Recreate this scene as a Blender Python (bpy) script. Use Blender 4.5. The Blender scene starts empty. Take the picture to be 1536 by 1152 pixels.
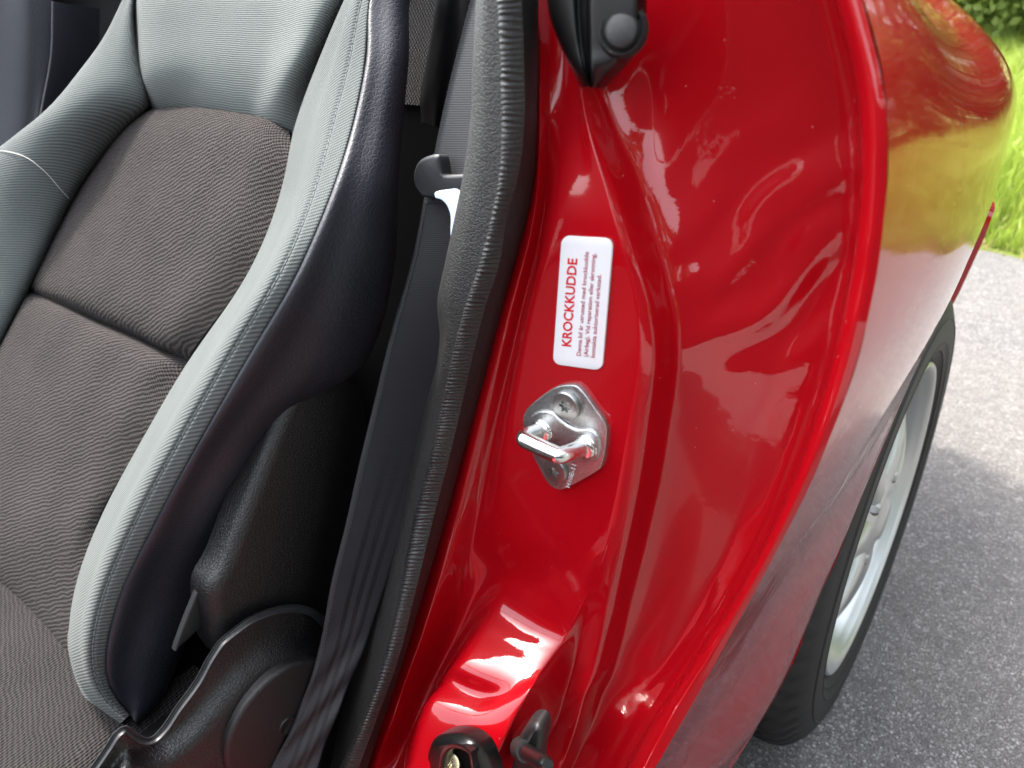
import bpy, bmesh, math, random
import numpy as np
from mathutils import Vector, Matrix, Euler

# ------------------------------------------------------------------ camera, sky, sun, exposure
C = bpy.context.scene.collection
SC = bpy.context.scene
cam_d = bpy.data.cameras.new('camera'); cam = bpy.data.objects.new('camera', cam_d); C.objects.link(cam)
cam_d.sensor_width = 36; cam_d.lens = 25.547
cam.matrix_world = Matrix(((0.786452,-0.262711,0.558996,0.07000),(0.615937,0.400973,-0.678117,-0.26000),(-0.045994,0.877613,0.477159,0.82500),(0,0,0,1)))
cam_d.clip_start = 0.01; cam_d.clip_end = 2000
cam_d.dof.use_dof = True; cam_d.dof.focus_distance = 0.46; cam_d.dof.aperture_fstop = 10
SC.camera = cam
SUN_DIR = Vector((-0.43, 0.05, 0.90)).normalized()          # towards the sun
w = bpy.data.worlds.new('World'); SC.world = w; w.use_nodes = True
wn = w.node_tree.nodes; wl = w.node_tree.links
sky = wn.new('ShaderNodeTexSky'); sky.sky_type = 'NISHITA'; sky.sun_disc = False
sky.sun_elevation = math.asin(SUN_DIR.z); sky.sun_rotation = math.atan2(SUN_DIR.x, SUN_DIR.y)
sky.air_density = 1.0; sky.dust_density = 4.0; sky.ozone_density = 1.0
wn['Background'].inputs['Strength'].default_value = 0.15
hz = wn.new('ShaderNodeHueSaturation'); hz.inputs['Saturation'].default_value = .35      # hazy summer sky
wl.new(sky.outputs['Color'], hz.inputs['Color']); wl.new(hz.outputs['Color'], wn['Background'].inputs['Color'])
sun_d = bpy.data.lights.new('sun', 'SUN'); sun_d.energy = 1.15; sun_d.angle = math.radians(5); sun_d.color = (1, .93, .83)
sun = bpy.data.objects.new('sun', sun_d); C.objects.link(sun)
sun.rotation_euler = SUN_DIR.to_track_quat('Z', 'Y').to_euler()
SC.view_settings.view_transform = 'Standard'; SC.view_settings.look = 'None'
SC.view_settings.exposure = 2.95; SC.view_settings.gamma = 1.0; SC.view_settings.use_curve_mapping = False
try:
    SC.cycles.use_denoising = True; SC.cycles.max_bounces = 10
except Exception: pass

# ------------------------------------------------------------------ measured curves (metres; x outboard, y rearward, z up)
CV = {
 'jamb_A': [(-.1358,.0150,.8279),(-.1328,.0080,.7904),(-.1355,.0060,.7390),(-.1615,.0060,.6726),(-.1889,.0030,.5938),(-.2079,-.0120,.5185),(-.2131,-.0380,.4601),(-.2158,-.0460,.4406),(-.2174,-.0530,.4268),(-.2200,-.0640,.4026),(-.2220,-.0710,.3878),(-.2285,-.0790,.3628),(-.2358,-.0970,.3174)],
 'jamb_A2': [(-.1291,.0120,.8277),(-.1239,.0040,.7911),(-.1256,.0010,.7413),(-.1464,.0010,.6779),(-.1717,-.0010,.6021),(-.1879,-.0140,.5296),(-.1930,-.0390,.4733),(-.1957,-.0470,.4547),(-.1984,-.0540,.4396),(-.2028,-.0640,.4156),(-.2043,-.0710,.4019),(-.2106,-.0790,.3780),(-.2178,-.0970,.3347)],
 'jamb_B': [(-.1297,.0160,.8276),(-.1235,.0100,.7878),(-.1255,.0080,.7397),(-.1434,.0080,.6760),(-.1650,.0070,.6002),(-.1804,-.0010,.5242),(-.1893,-.0160,.4608),(-.1925,-.0240,.4376),(-.1960,-.0320,.4201),(-.1989,-.0450,.4002),(-.2002,-.0540,.3880),(-.2059,-.0650,.3643),(-.2011,-.0920,.3443)],
 'jamb_C': [(-.1283,.0260,.8273),(-.1173,.0130,.7850),(-.1132,.0010,.7428),(-.1287,.0000,.6824),(-.1462,.0000,.6106),(-.1573,.0000,.5347),(-.1550,-.0015,.4936),(-.1567,-.0100,.4795),(-.1566,-.0239,.4741),(-.1557,-.0486,.4654),(-.1615,-.0533,.4539),(-.1619,-.0703,.4482),(-.1579,-.1033,.4007)],
 'jamb_D': [(-.1210,.0260,.8270),(-.1112,.0130,.7852),(-.0997,.0000,.7447),(-.1044,.0000,.6880),(-.1097,.0000,.6236),(-.1197,.0000,.5529),(-.1249,-.0015,.4970),(-.1305,-.0084,.4798),(-.1323,-.0200,.4747),(-.1317,-.0440,.4662),(-.1356,-.0507,.4573),(-.1374,-.0664,.4500),(-.1365,-.0955,.4112)],
 'jamb_E': [(-.1187,.0240,.8270),(-.1072,.0090,.7859),(-.0914,.0000,.7457),(-.0803,.0000,.6936),(-.0841,.0000,.6327),(-.0931,.0000,.5658),(-.1055,-.0015,.4976),(-.1089,-.0051,.4820),(-.1105,-.0122,.4767),(-.1115,-.0293,.4707),(-.1093,-.0408,.4706),(-.1113,-.0561,.4548),(-.1143,-.0874,.4220)],
 'jamb_F': [(-.1164,.0220,.8269),(-.1059,.0080,.7860),(-.0875,.0000,.7462),(-.0720,.0000,.6956),(-.0757,.0000,.6357),(-.0840,.0000,.5702),(-.0978,.0010,.4948),(-.1030,.0010,.4707),(-.1061,-.0010,.4522),(-.1085,-.0090,.4296),(-.1112,-.0130,.4126),(-.1207,-.0180,.3823),(-.1322,-.0400,.3428)],
 'jamb_G': [(-.1131,.0180,.8269),(-.1053,.0090,.7859),(-.0852,.0025,.7459),(-.0668,.0020,.6944),(-.0679,.0020,.6374),(-.0748,.0020,.5733),(-.0864,.0015,.5093),(-.0900,.0000,.4785),(-.0919,-.0020,.4619),(-.0942,-.0080,.4425),(-.0960,-.0120,.4236),(-.1010,-.0170,.3925),(-.1082,-.0340,.3581)],
 'jamb_H': [(-.1047,.0220,.8264),(-.1006,.0190,.7849),(-.0800,.0165,.7433),(-.0600,.0155,.6910),(-.0607,.0150,.6331),(-.0683,.0140,.5681),(-.0760,.0130,.5059),(-.0802,.0120,.4740),(-.0831,.0100,.4564),(-.0898,.0060,.4313),(-.0930,.0020,.4107),(-.1004,-.0040,.3777),(-.1092,-.0180,.3363)],
 'jamb_H2': [(-.0968,.0240,.8261),(-.0912,.0220,.7849),(-.0738,.0210,.7430),(-.0553,.0190,.6908),(-.0557,.0190,.6327),(-.0629,.0180,.5679),(-.0703,.0160,.5058),(-.0741,.0140,.4756),(-.0769,.0120,.4583),(-.0838,.0080,.4331),(-.0868,.0040,.4135),(-.0937,-.0030,.3823),(-.1027,-.0170,.3413)],
 'jamb_I': [(-.0608,.0220,.8246),(-.0569,.0270,.7855),(-.0486,.0300,.7440),(-.0366,.0290,.6898),(-.0361,.0270,.6317),(-.0419,.0230,.5693),(-.0520,.0190,.5122),(-.0572,.0160,.4855),(-.0612,.0140,.4679),(-.0696,.0100,.4417),(-.0726,.0050,.4236),(-.0803,-.0020,.3927),(-.0889,-.0160,.3533)],
 'jamb_I2': [(-.0403,.0270,.8236),(-.0307,.0340,.7856),(-.0227,.0380,.7453),(-.0174,.0360,.6902),(-.0197,.0320,.6305),(-.0277,.0270,.5692),(-.0412,.0210,.5161),(-.0480,.0180,.4914),(-.0526,.0150,.4752),(-.0608,.0100,.4483),(-.0654,.0060,.4283),(-.0731,-.0010,.3977),(-.0818,-.0150,.3588)],
 'jamb_J': [(-.0244,.0309,.8229),(-.0123,.0394,.7856),(-.0049,.0413,.7467),(-.0031,.0385,.6918),(-.0082,.0331,.6313),(-.0196,.0268,.5699),(-.0329,.0207,.5204),(-.0392,.0178,.4995),(-.0445,.0152,.4828),(-.0537,.0103,.4539),(-.0604,.0061,.4322),(-.0690,-.0011,.4014),(-.0751,-.0140,.3640)],
 'jamb_K': [(-.0214,.0299,.8228),(-.0085,.0384,.7859),(-.0012,.0403,.7474),(.0005,.0375,.6927),(-.0043,.0321,.6326),(-.0153,.0258,.5720),(-.0281,.0197,.5232),(-.0342,.0168,.5032),(-.0395,.0142,.4862),(-.0483,.0094,.4583),(-.0549,.0051,.4370),(-.0634,-.0022,.4068),(-.0697,-.0150,.3705)],
 'jamb_L': [(-.0106,.0060,.8228),(.0036,.0039,.7905),(.0102,.0031,.7573),(.0117,.0020,.7089),(.0066,.0018,.6531),(-.0052,.0021,.5937),(-.0185,.0013,.5446),(-.0248,.0004,.5234),(-.0303,-.0007,.5058),(-.0393,-.0031,.4768),(-.0462,-.0058,.4546),(-.0550,-.0110,.4238),(-.0626,-.0220,.3864)],
 'jamb_M': [(-.0050,-.0010,.8227),(.0089,-.0022,.7915),(.0150,-.0017,.7590),(.0165,-.0020,.7120),(.0110,-.0023,.6577),(-.0007,-.0020,.5998),(-.0132,-.0026,.5508),(-.0189,-.0034,.5298),(-.0241,-.0044,.5112),(-.0318,-.0066,.4840),(-.0371,-.0088,.4646),(-.0443,-.0131,.4379),(-.0539,-.0239,.3973)],
 'jamb_N': [(-.0024,.0000,.8226),(.0116,-.0012,.7914),(.0178,-.0007,.7591),(.0196,-.0010,.7126),(.0136,-.0013,.6585),(.0017,-.0010,.6007),(-.0101,-.0016,.5514),(-.0153,-.0023,.5303),(-.0201,-.0035,.5111),(-.0266,-.0058,.4848),(-.0310,-.0079,.4674),(-.0368,-.0118,.4440),(-.0473,-.0230,.4024)],
 'trim_0': [(-.1773,.0350,.8292),(-.1831,.0350,.7952),(-.1866,.0350,.7703),(-.1941,.0350,.7412),(-.2042,.0350,.7128),(-.2151,.0350,.6834),(-.2237,.0350,.6584),(-.2243,.0350,.6359),(-.2296,.0350,.6157),(-.2434,.0346,.5817),(-.2571,.0280,.5339),(-.2708,.0176,.4771),(-.2802,-.0020,.4167),(-.3030,-.0220,.3455),(-.3231,-.0420,.2761),(-.3478,-.0620,.1842)],
 'trim_1': [(-.1549,.0040,.8289),(-.1604,.0040,.7983),(-.1637,.0040,.7758),(-.1707,.0040,.7496),(-.1799,.0040,.7239),(-.1900,.0040,.6974),(-.1980,.0040,.6748),(-.1987,.0040,.6544),(-.2036,.0040,.6362),(-.2163,.0036,.6054),(-.2282,-.0030,.5628),(-.2397,-.0134,.5127),(-.2456,-.0330,.4614),(-.2629,-.0530,.4021),(-.2767,-.0730,.3465),(-.2934,-.0930,.2742)],
 'trim_2': [(-.1467,-.0040,.8287),(-.1519,-.0040,.7991),(-.1551,-.0040,.7774),(-.1617,-.0040,.7521),(-.1706,-.0040,.7272),(-.1802,-.0040,.7016),(-.1879,-.0040,.6798),(-.1885,-.0040,.6601),(-.1932,-.0040,.6425),(-.2053,-.0044,.6128),(-.2165,-.0110,.5719),(-.2270,-.0214,.5241),(-.2315,-.0410,.4759),(-.2468,-.0610,.4207),(-.2582,-.0810,.3699),(-.2718,-.1010,.3045)],
 'trim_3': [(-.1389,-.0090,.8285),(-.1414,-.0090,.7997),(-.1433,-.0090,.7787),(-.1479,-.0090,.7544),(-.1557,-.0090,.7306),(-.1653,-.0090,.7059),(-.1742,-.0090,.6845),(-.1789,-.0090,.6645),(-.1845,-.0090,.6470),(-.1950,-.0094,.6185),(-.2052,-.0160,.5791),(-.2157,-.0265,.5328),(-.2172,-.0460,.4882),(-.2247,-.0660,.4405),(-.2332,-.0860,.3952),(-.2533,-.1060,.3281)],
 'trim_4': [(-.1316,-.0095,.8282),(-.1315,-.0095,.7999),(-.1321,-.0095,.7793),(-.1347,-.0095,.7558),(-.1415,-.0095,.7327),(-.1508,-.0095,.7086),(-.1608,-.0095,.6876),(-.1691,-.0095,.6671),(-.1756,-.0095,.6497),(-.1844,-.0099,.6222),(-.1936,-.0165,.5839),(-.2038,-.0270,.5387),(-.2026,-.0465,.4969),(-.2035,-.0665,.4555),(-.2096,-.0865,.4145),(-.2354,-.1065,.3454)],
 'trim_5': [(-.1347,-.0085,.8283),(-.1347,-.0085,.7997),(-.1355,-.0085,.7790),(-.1381,-.0085,.7552),(-.1451,-.0085,.7319),(-.1547,-.0085,.7076),(-.1649,-.0085,.6863),(-.1735,-.0085,.6656),(-.1801,-.0085,.6480),(-.1891,-.0089,.6202),(-.1987,-.0155,.5813),(-.2094,-.0260,.5354),(-.2085,-.0455,.4927),(-.2098,-.0655,.4502),(-.2167,-.0855,.4078),(-.2440,-.1055,.3361)],
 'trim_6': [(-.1201,-.0190,.8279),(-.1200,-.0190,.8009),(-.1207,-.0190,.7813),(-.1239,-.0190,.7587),(-.1313,-.0190,.7365),(-.1388,-.0190,.7137),(-.1482,-.0190,.6936),(-.1558,-.0190,.6741),(-.1618,-.0190,.6576),(-.1704,-.0194,.6313),(-.1787,-.0260,.5951),(-.1877,-.0364,.5527),(-.1868,-.0560,.5136),(-.1868,-.0760,.4758),(-.1911,-.0960,.4395),(-.2078,-.1160,.3832)],
 'trim_7': [(-.1176,-.0150,.8278),(-.1174,-.0150,.8005),(-.1180,-.0150,.7808),(-.1219,-.0150,.7581),(-.1302,-.0150,.7356),(-.1362,-.0150,.7130),(-.1453,-.0150,.6928),(-.1526,-.0150,.6734),(-.1585,-.0150,.6568),(-.1671,-.0154,.6304),(-.1752,-.0220,.5942),(-.1839,-.0324,.5518),(-.1846,-.0520,.5117),(-.1852,-.0720,.4731),(-.1899,-.0920,.4361),(-.2020,-.1120,.3836)],
 'trim_8': [(-.1181,-.0080,.8276),(-.1184,-.0080,.7999),(-.1194,-.0080,.7798),(-.1225,-.0080,.7566),(-.1295,-.0080,.7339),(-.1368,-.0080,.7107),(-.1451,-.0080,.6904),(-.1523,-.0080,.6707),(-.1582,-.0080,.6539),(-.1672,-.0084,.6270),(-.1762,-.0150,.5898),(-.1851,-.0255,.5465),(-.1880,-.0450,.5040),(-.1907,-.0650,.4628),(-.1954,-.0850,.4241),(-.2069,-.1050,.3701)],
 'trim_9': [(-.1211,.0010,.8276),(-.1221,.0010,.7990),(-.1235,.0010,.7783),(-.1259,.0010,.7545),(-.1317,.0010,.7314),(-.1406,.0010,.7073),(-.1481,.0010,.6866),(-.1553,.0010,.6664),(-.1613,.0010,.6491),(-.1709,.0006,.6214),(-.1811,-.0060,.5828),(-.1906,-.0164,.5378),(-.1962,-.0360,.4921),(-.2013,-.0560,.4470),(-.2066,-.0760,.4054),(-.2183,-.0960,.3481)],
 'trim_10': [(-.1282,.0080,.8277),(-.1293,.0080,.7983),(-.1309,.0080,.7769),(-.1334,.0080,.7524),(-.1395,.0080,.7285),(-.1488,.0080,.7037),(-.1567,.0080,.6823),(-.1642,.0080,.6614),(-.1705,.0080,.6436),(-.1805,.0076,.6150),(-.1914,.0010,.5748),(-.2018,-.0095,.5279),(-.2085,-.0290,.4794),(-.2150,-.0490,.4311),(-.2219,-.0690,.3857),(-.2361,-.0890,.3227)],
 'belt_l': [(-.2320,.0349,.7206),(-.2340,.0227,.6891),(-.2380,.0027,.6473),(-.2400,-.0163,.6070),(-.2400,-.0346,.5728),(-.2400,-.0505,.5413),(-.2400,-.0712,.5028),(-.2400,-.0912,.4594),(-.2400,-.1141,.4274),(-.2400,-.1455,.3974)],
 'belt_r': [(-.2100,.0505,.7197),(-.2120,.0402,.6877),(-.2160,.0306,.6419),(-.2200,.0191,.5962),(-.2220,.0034,.5579),(-.2240,-.0166,.5261),(-.2260,-.0406,.4864),(-.2260,-.0657,.4518),(-.2260,-.0912,.4231),(-.2260,-.1234,.3826)],
 'beltu_l': [(-.2013,.0600,.8297),(-.2094,.0550,.8042),(-.2172,.0500,.7785),(-.2229,.0450,.7550),(-.2264,.0400,.7357),(-.2287,.0340,.7193)],
 'beltu_r': [(-.1661,.0540,.8283),(-.1703,.0490,.8045),(-.1754,.0440,.7807),(-.1794,.0390,.7590),(-.1811,.0340,.7413),(-.1819,.0280,.7265)],
 'tongue_plastic': [(-.2292,.0260,.7371),(-.2257,.0260,.7432),(-.2195,.0260,.7473),(-.2092,.0260,.7499),(-.2067,.0260,.7470),(-.2060,.0260,.7408),(-.2023,.0260,.7398),(-.1730,.0260,.7427),(-.1739,.0260,.7308),(-.1950,.0260,.7282),(-.2201,.0260,.7252),(-.2260,.0260,.7271),(-.2291,.0260,.7309)],
 'tongue_chrome': [(-.2069,.0190,.7288),(-.2027,.0196,.7277),(-.1984,.0189,.7252),(-.1943,.0164,.7206),(-.1907,.0114,.7134),(-.1879,.0095,.7101),(-.1802,.0125,.7105),(-.1712,.0214,.7172),(-.1790,.0323,.7329),(-.2056,.0223,.7321)],
 'rb_0': [(-.3342,.0905,.8310),(-.3441,.0672,.7946),(-.3722,.0584,.7531),(-.3721,.0348,.7073),(-.3778,.0050,.6632),(-.4162,-.0381,.5991),(-.4473,-.0831,.5325),(-.4602,-.1224,.4813),(-.4438,-.1614,.4414),(-.4088,-.1823,.4283),(-.3725,-.1900,.4170),(-.3404,-.1835,.4122)],
 'rb_1': [(-.3151,.0734,.8307),(-.3222,.0504,.7959),(-.3429,.0385,.7575),(-.3381,.0131,.7162),(-.3401,-.0166,.6766),(-.3735,-.0565,.6186),(-.4019,-.0977,.5575),(-.4159,-.1332,.5093),(-.4059,-.1684,.4690),(-.3783,-.1873,.4530),(-.3497,-.1937,.4385),(-.3221,-.1875,.4318)],
 'rb_2': [(-.3035,.0675,.8304),(-.3023,.0426,.7958),(-.3048,.0209,.7618),(-.2890,-.0112,.7276),(-.2828,-.0431,.6951),(-.3066,-.0786,.6464),(-.3309,-.1146,.5930),(-.3489,-.1440,.5473),(-.3551,-.1735,.5013),(-.3443,-.1892,.4757),(-.3323,-.1931,.4525),(-.3131,-.1875,.4412)],
 'rb_3': [(-.2947,.0646,.8301),(-.2861,.0386,.7952),(-.2788,.0128,.7640),(-.2596,-.0222,.7337),(-.2501,-.0551,.7046),(-.2679,-.0880,.6612),(-.2899,-.1214,.6116),(-.3095,-.1476,.5674),(-.3242,-.1745,.5186),(-.3222,-.1890,.4882),(-.3203,-.1914,.4614),(-.3078,-.1867,.4469)],
 'rb_4': [(-.2910,.0660,.8300),(-.2757,.0387,.7943),(-.2651,.0130,.7643),(-.2498,-.0201,.7345),(-.2451,-.0502,.7040),(-.2612,-.0822,.6609),(-.2830,-.1161,.6107),(-.3035,-.1422,.5654),(-.3216,-.1699,.5144),(-.3224,-.1850,.4820),(-.3213,-.1875,.4583),(-.3146,-.1835,.4405)],
 'rb_5': [(-.2895,.0667,.8299),(-.2712,.0389,.7939),(-.2592,.0131,.7645),(-.2456,-.0191,.7349),(-.2434,-.0477,.7036),(-.2589,-.0793,.6605),(-.2806,-.1134,.6099),(-.3016,-.1395,.5641),(-.3212,-.1676,.5118),(-.3232,-.1830,.4784),(-.3224,-.1856,.4563),(-.3183,-.1820,.4369)],
 'rb_6': [(-.2944,.0717,.8300),(-.2752,.0434,.7933),(-.2627,.0173,.7636),(-.2495,-.0150,.7335),(-.2477,-.0438,.7016),(-.2633,-.0758,.6578),(-.2854,-.1105,.6063),(-.3067,-.1370,.5598),(-.3268,-.1657,.5066),(-.3290,-.1814,.4726),(-.3281,-.1841,.4507),(-.3243,-.1805,.4309)],
 'rb_7': [(-.3140,.0912,.8302),(-.2939,.0614,.7914),(-.2812,.0341,.7599),(-.2680,.0005,.7280),(-.2666,-.0297,.6939),(-.2833,-.0636,.6473),(-.3066,-.1004,.5926),(-.3288,-.1288,.5435),(-.3495,-.1592,.4876),(-.3513,-.1760,.4520),(-.3494,-.1790,.4296),(-.3443,-.1755,.4098)],
 'sl_0': [(-.3063,.0815,.8301),(-.2866,.0524,.7923),(-.2739,.0256,.7617),(-.2607,-.0074,.7306),(-.2591,-.0370,.6975),(-.2753,-.0699,.6521),(-.2981,-.1058,.5989),(-.3200,-.1334,.5509),(-.3405,-.1631,.4962),(-.3425,-.1794,.4613),(-.3412,-.1823,.4391),(-.3367,-.1787,.4193)],
 'sl_1': [(-.2886,.0680,.8298),(-.2695,.0400,.7937),(-.2570,.0142,.7644),(-.2432,-.0178,.7349),(-.2404,-.0461,.7036),(-.2547,-.0775,.6607),(-.2776,-.1112,.6106),(-.2982,-.1375,.5644),(-.3179,-.1656,.5121),(-.3210,-.1812,.4783),(-.3213,-.1844,.4557),(-.3196,-.1814,.4350)],
 'sl_2': [(-.2864,.0740,.8296),(-.2672,.0458,.7932),(-.2547,.0210,.7635),(-.2415,-.0084,.7330),(-.2397,-.0323,.6995),(-.2553,-.0609,.6525),(-.2774,-.0982,.6079),(-.2987,-.1256,.5573),(-.3188,-.1540,.5026),(-.3210,-.1720,.4709),(-.3201,-.1792,.4498),(-.3163,-.1817,.4350)],
 'sl_3': [(-.2834,.0818,.8293),(-.2642,.0534,.7925),(-.2517,.0299,.7623),(-.2385,.0034,.7307),(-.2367,-.0152,.6948),(-.2523,-.0402,.6432),(-.2744,-.0820,.6060),(-.2957,-.1108,.5502),(-.3158,-.1395,.4933),(-.3180,-.1604,.4639),(-.3171,-.1728,.4434),(-.3133,-.1818,.4338)],
 'sl_4': [(-.2854,.0933,.8290),(-.2662,.0647,.7915),(-.2537,.0421,.7604),(-.2405,.0184,.7271),(-.2387,.0048,.6884),(-.2543,-.0170,.6316),(-.2764,-.0644,.6012),(-.2977,-.0950,.5400),(-.3178,-.1244,.4804),(-.3200,-.1485,.4529),(-.3191,-.1659,.4329),(-.3153,-.1809,.4281)],
 'sl_5': [(-.2914,.1028,.8290),(-.2722,.0741,.7906),(-.2597,.0517,.7586),(-.2465,.0288,.7241),(-.2447,.0170,.6836),(-.2603,-.0041,.6239),(-.2824,-.0548,.5959),(-.3037,-.0867,.5321),(-.3238,-.1168,.4709),(-.3260,-.1425,.4438),(-.3251,-.1620,.4237),(-.3213,-.1795,.4205)],
 'sl_6': [(-.3214,.1228,.8240),(-.3022,.0941,.7856),(-.2897,.0717,.7536),(-.2765,.0488,.7191),(-.2747,.0370,.6786),(-.2903,.0159,.6189),(-.3124,-.0348,.5909),(-.3337,-.0667,.5271),(-.3538,-.0968,.4659),(-.3560,-.1225,.4388),(-.3551,-.1420,.4187),(-.3513,-.1595,.4155)],
 'lb_0': [(-.6168,.1011,.8413),(-.5898,.0709,.7859),(-.5816,.0668,.7529),(-.6060,.0609,.7389),(-.6619,.0267,.6882),(-.7044,-.0363,.5948),(-.7577,-.1231,.4661)],
 'lb_1': [(-.5899,.0850,.8407),(-.5613,.0535,.7887),(-.5506,.0468,.7586),(-.5717,.0399,.7452),(-.6244,.0076,.6983),(-.6671,-.0496,.6134),(-.7215,-.1291,.4956)],
 'lb_2': [(-.5879,.0828,.8407),(-.5646,.0477,.7930),(-.5561,.0359,.7674),(-.5729,.0258,.7533),(-.6268,-.0044,.7111),(-.6817,-.0504,.6428),(-.7560,-.1167,.5445)],
 'lb_3': [(-.5901,.0826,.8408),(-.5775,.0451,.7977),(-.5745,.0286,.7769),(-.5864,.0146,.7615),(-.6414,-.0141,.7241),(-.7073,-.0490,.6760),(-.8102,-.0994,.6013)],
 'lb_4': [(-.6045,.0889,.8412),(-.6090,.0522,.8011),(-.6206,.0353,.7831),(-.6316,.0186,.7655),(-.6919,-.0099,.7304),(-.7716,-.0367,.6979),(-.9102,-.0741,.6424)],
 'lb_5': [(-.6245,.1139,.8352),(-.6290,.0772,.7951),(-.6406,.0603,.7771),(-.6516,.0436,.7595),(-.7119,.0151,.7244),(-.7916,-.0117,.6919),(-.9302,-.0491,.6364)],
 'lb_6': [(-.6345,.1589,.8212),(-.6390,.1222,.7811),(-.6506,.1053,.7631),(-.6616,.0886,.7455),(-.7219,.0601,.7104),(-.8016,.0333,.6779),(-.9402,-.0041,.6224)],
 'up_0': [(-.5999,.0888,.8410),(-.5866,.0724,.8095),(-.5681,.0563,.7785),(-.5717,.0589,.7502),(-.5884,.0656,.7386)],
 'up_1': [(-.5676,.0785,.8401),(-.5574,.0630,.8099),(-.5454,.0499,.7797),(-.5556,.0556,.7525),(-.5763,.0645,.7406)],
 'up_2': [(-.4859,.0836,.8369),(-.4830,.0681,.8067),(-.4836,.0589,.7824),(-.5019,.0591,.7541),(-.5205,.0669,.7424)],
 'up_3': [(-.3946,.0813,.8335),(-.3960,.0677,.8062),(-.4025,.0581,.7811),(-.4275,.0582,.7527),(-.4452,.0660,.7411)],
 'up_4': [(-.3175,.0723,.8308),(-.3305,.0617,.8080),(-.3465,.0521,.7830),(-.3754,.0540,.7501),(-.3929,.0614,.7360)],
 'up_5': [(-.3223,.0866,.8306),(-.3340,.0756,.8071),(-.3484,.0656,.7816),(-.3680,.0587,.7463),(-.3805,.0641,.7329)],
 'cp_a': [(-.6020,.0592,.7399),(-.5753,.0641,.7472),(-.5231,.0667,.7510),(-.4558,.0661,.7501),(-.4088,.0643,.7474),(-.3875,.0615,.7432)],
 'cp_0': [(-.5812,.0496,.7436),(-.5515,.0515,.7517),(-.4976,.0532,.7560),(-.4332,.0526,.7551),(-.3881,.0516,.7519),(-.3717,.0515,.7463)],
 'cp_1': [(-.6082,.0413,.7312),(-.5470,.0367,.7423),(-.4784,.0379,.7477),(-.4153,.0378,.7474),(-.3710,.0361,.7450),(-.3548,.0384,.7394)],
 'cp_2': [(-.6412,.0153,.6927),(-.5437,.0064,.7027),(-.4711,.0064,.7081),(-.4114,.0089,.7118),(-.3660,.0111,.7151),(-.3464,.0177,.7142)],
 'cp_3': [(-.6684,-.0188,.6422),(-.5566,-.0245,.6569),(-.4790,-.0233,.6640),(-.4175,-.0197,.6694),(-.3704,-.0172,.6732),(-.3509,-.0097,.6735)],
 'cp_4': [(-.6771,-.0418,.6080),(-.5730,-.0479,.6151),(-.5100,-.0489,.6154),(-.4624,-.0485,.6159),(-.4145,-.0490,.6153),(-.3931,-.0442,.6152)],
 'cp_5': [(-.6928,-.0416,.5976),(-.6065,-.0409,.5987),(-.5424,-.0409,.5986),(-.4920,-.0404,.5994),(-.4415,-.0407,.5989),(-.4134,-.0402,.5997)],
 'lp_0': [(-.6928,-.0416,.5976),(-.6065,-.0409,.5987),(-.5424,-.0409,.5986),(-.4920,-.0404,.5994),(-.4415,-.0407,.5989),(-.4134,-.0402,.5997)],
 'lp_1': [(-.6747,-.0529,.5952),(-.5764,-.0555,.6039),(-.5131,-.0560,.6049),(-.4651,-.0553,.6059),(-.4192,-.0551,.6044),(-.4065,-.0482,.5986)],
 'lp_2': [(-.6936,-.0898,.5441),(-.5922,-.0886,.5619),(-.5224,-.0857,.5716),(-.4709,-.0822,.5767),(-.4244,-.0791,.5814),(-.4014,-.0715,.5819)],
 'lp_3': [(-.7305,-.1477,.4581),(-.6131,-.1372,.4899),(-.5285,-.1253,.5128),(-.4791,-.1174,.5246),(-.4398,-.1098,.5358),(-.4181,-.0997,.5419)],
 'lp_4': [(-.7338,-.1917,.3966),(-.5921,-.1713,.4428),(-.5201,-.1593,.4660),(-.4720,-.1494,.4807),(-.4407,-.1415,.4906),(-.4329,-.1320,.4958)],
 'lp_5': [(-.7700,-.2097,.3663),(-.6291,-.1876,.4061),(-.5461,-.1800,.4210),(-.4963,-.1779,.4242),(-.4542,-.1780,.4240),(-.4189,-.1774,.4284)],
 'lp_6': [(-.8225,-.2147,.3159),(-.6834,-.1892,.3538),(-.6068,-.1782,.3700),(-.5531,-.1748,.3750),(-.5070,-.1735,.3770),(-.4681,-.1723,.3788)],
 'recliner': [(-.2620,-.1336,.5254),(-.2620,-.1193,.5422),(-.2620,-.0995,.5677),(-.2620,-.0796,.5933),(-.2620,-.0620,.6150),(-.2620,-.0529,.6239),(-.2620,-.0419,.6300),(-.2620,-.0292,.6311),(-.2620,-.0154,.6251),(-.2620,-.0057,.6133),(-.2620,-.0005,.5992),(-.2620,-.0006,.5827),(-.2620,-.0127,.5164),(-.2620,-.0453,.4163),(-.2620,-.0988,.4397),(-.2620,-.1366,.4761)],
 'cover': [(-.2500,-.2558,.4568),(-.2500,-.2197,.4916),(-.2500,-.2112,.4970),(-.2500,-.2035,.5019),(-.2500,-.1998,.5015),(-.2500,-.1976,.4959),(-.2500,-.1953,.4869),(-.2500,-.1914,.4813),(-.2500,-.1872,.4816),(-.2500,-.1755,.4887),(-.2500,-.1613,.4965),(-.2500,-.1496,.5065),(-.2500,-.1406,.5116),(-.2500,-.1261,.5126),(-.2500,-.1106,.5091),(-.2500,-.0953,.5003),(-.2500,-.0818,.4851),(-.2500,-.0757,.4711),(-.2500,-.0682,.4448),(-.2500,-.0700,.4070),(-.2500,-.0830,.3262),(-.2500,-.1031,.2249),(-.2500,-.1961,.3589)],
 'disc': [(-.2450,-.1641,.4275),(-.2450,-.1581,.4465),(-.2450,-.1508,.4558),(-.2450,-.1390,.4628),(-.2450,-.1243,.4674),(-.2450,-.1077,.4631),(-.2450,-.0937,.4541),(-.2450,-.0804,.4339)],
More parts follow.
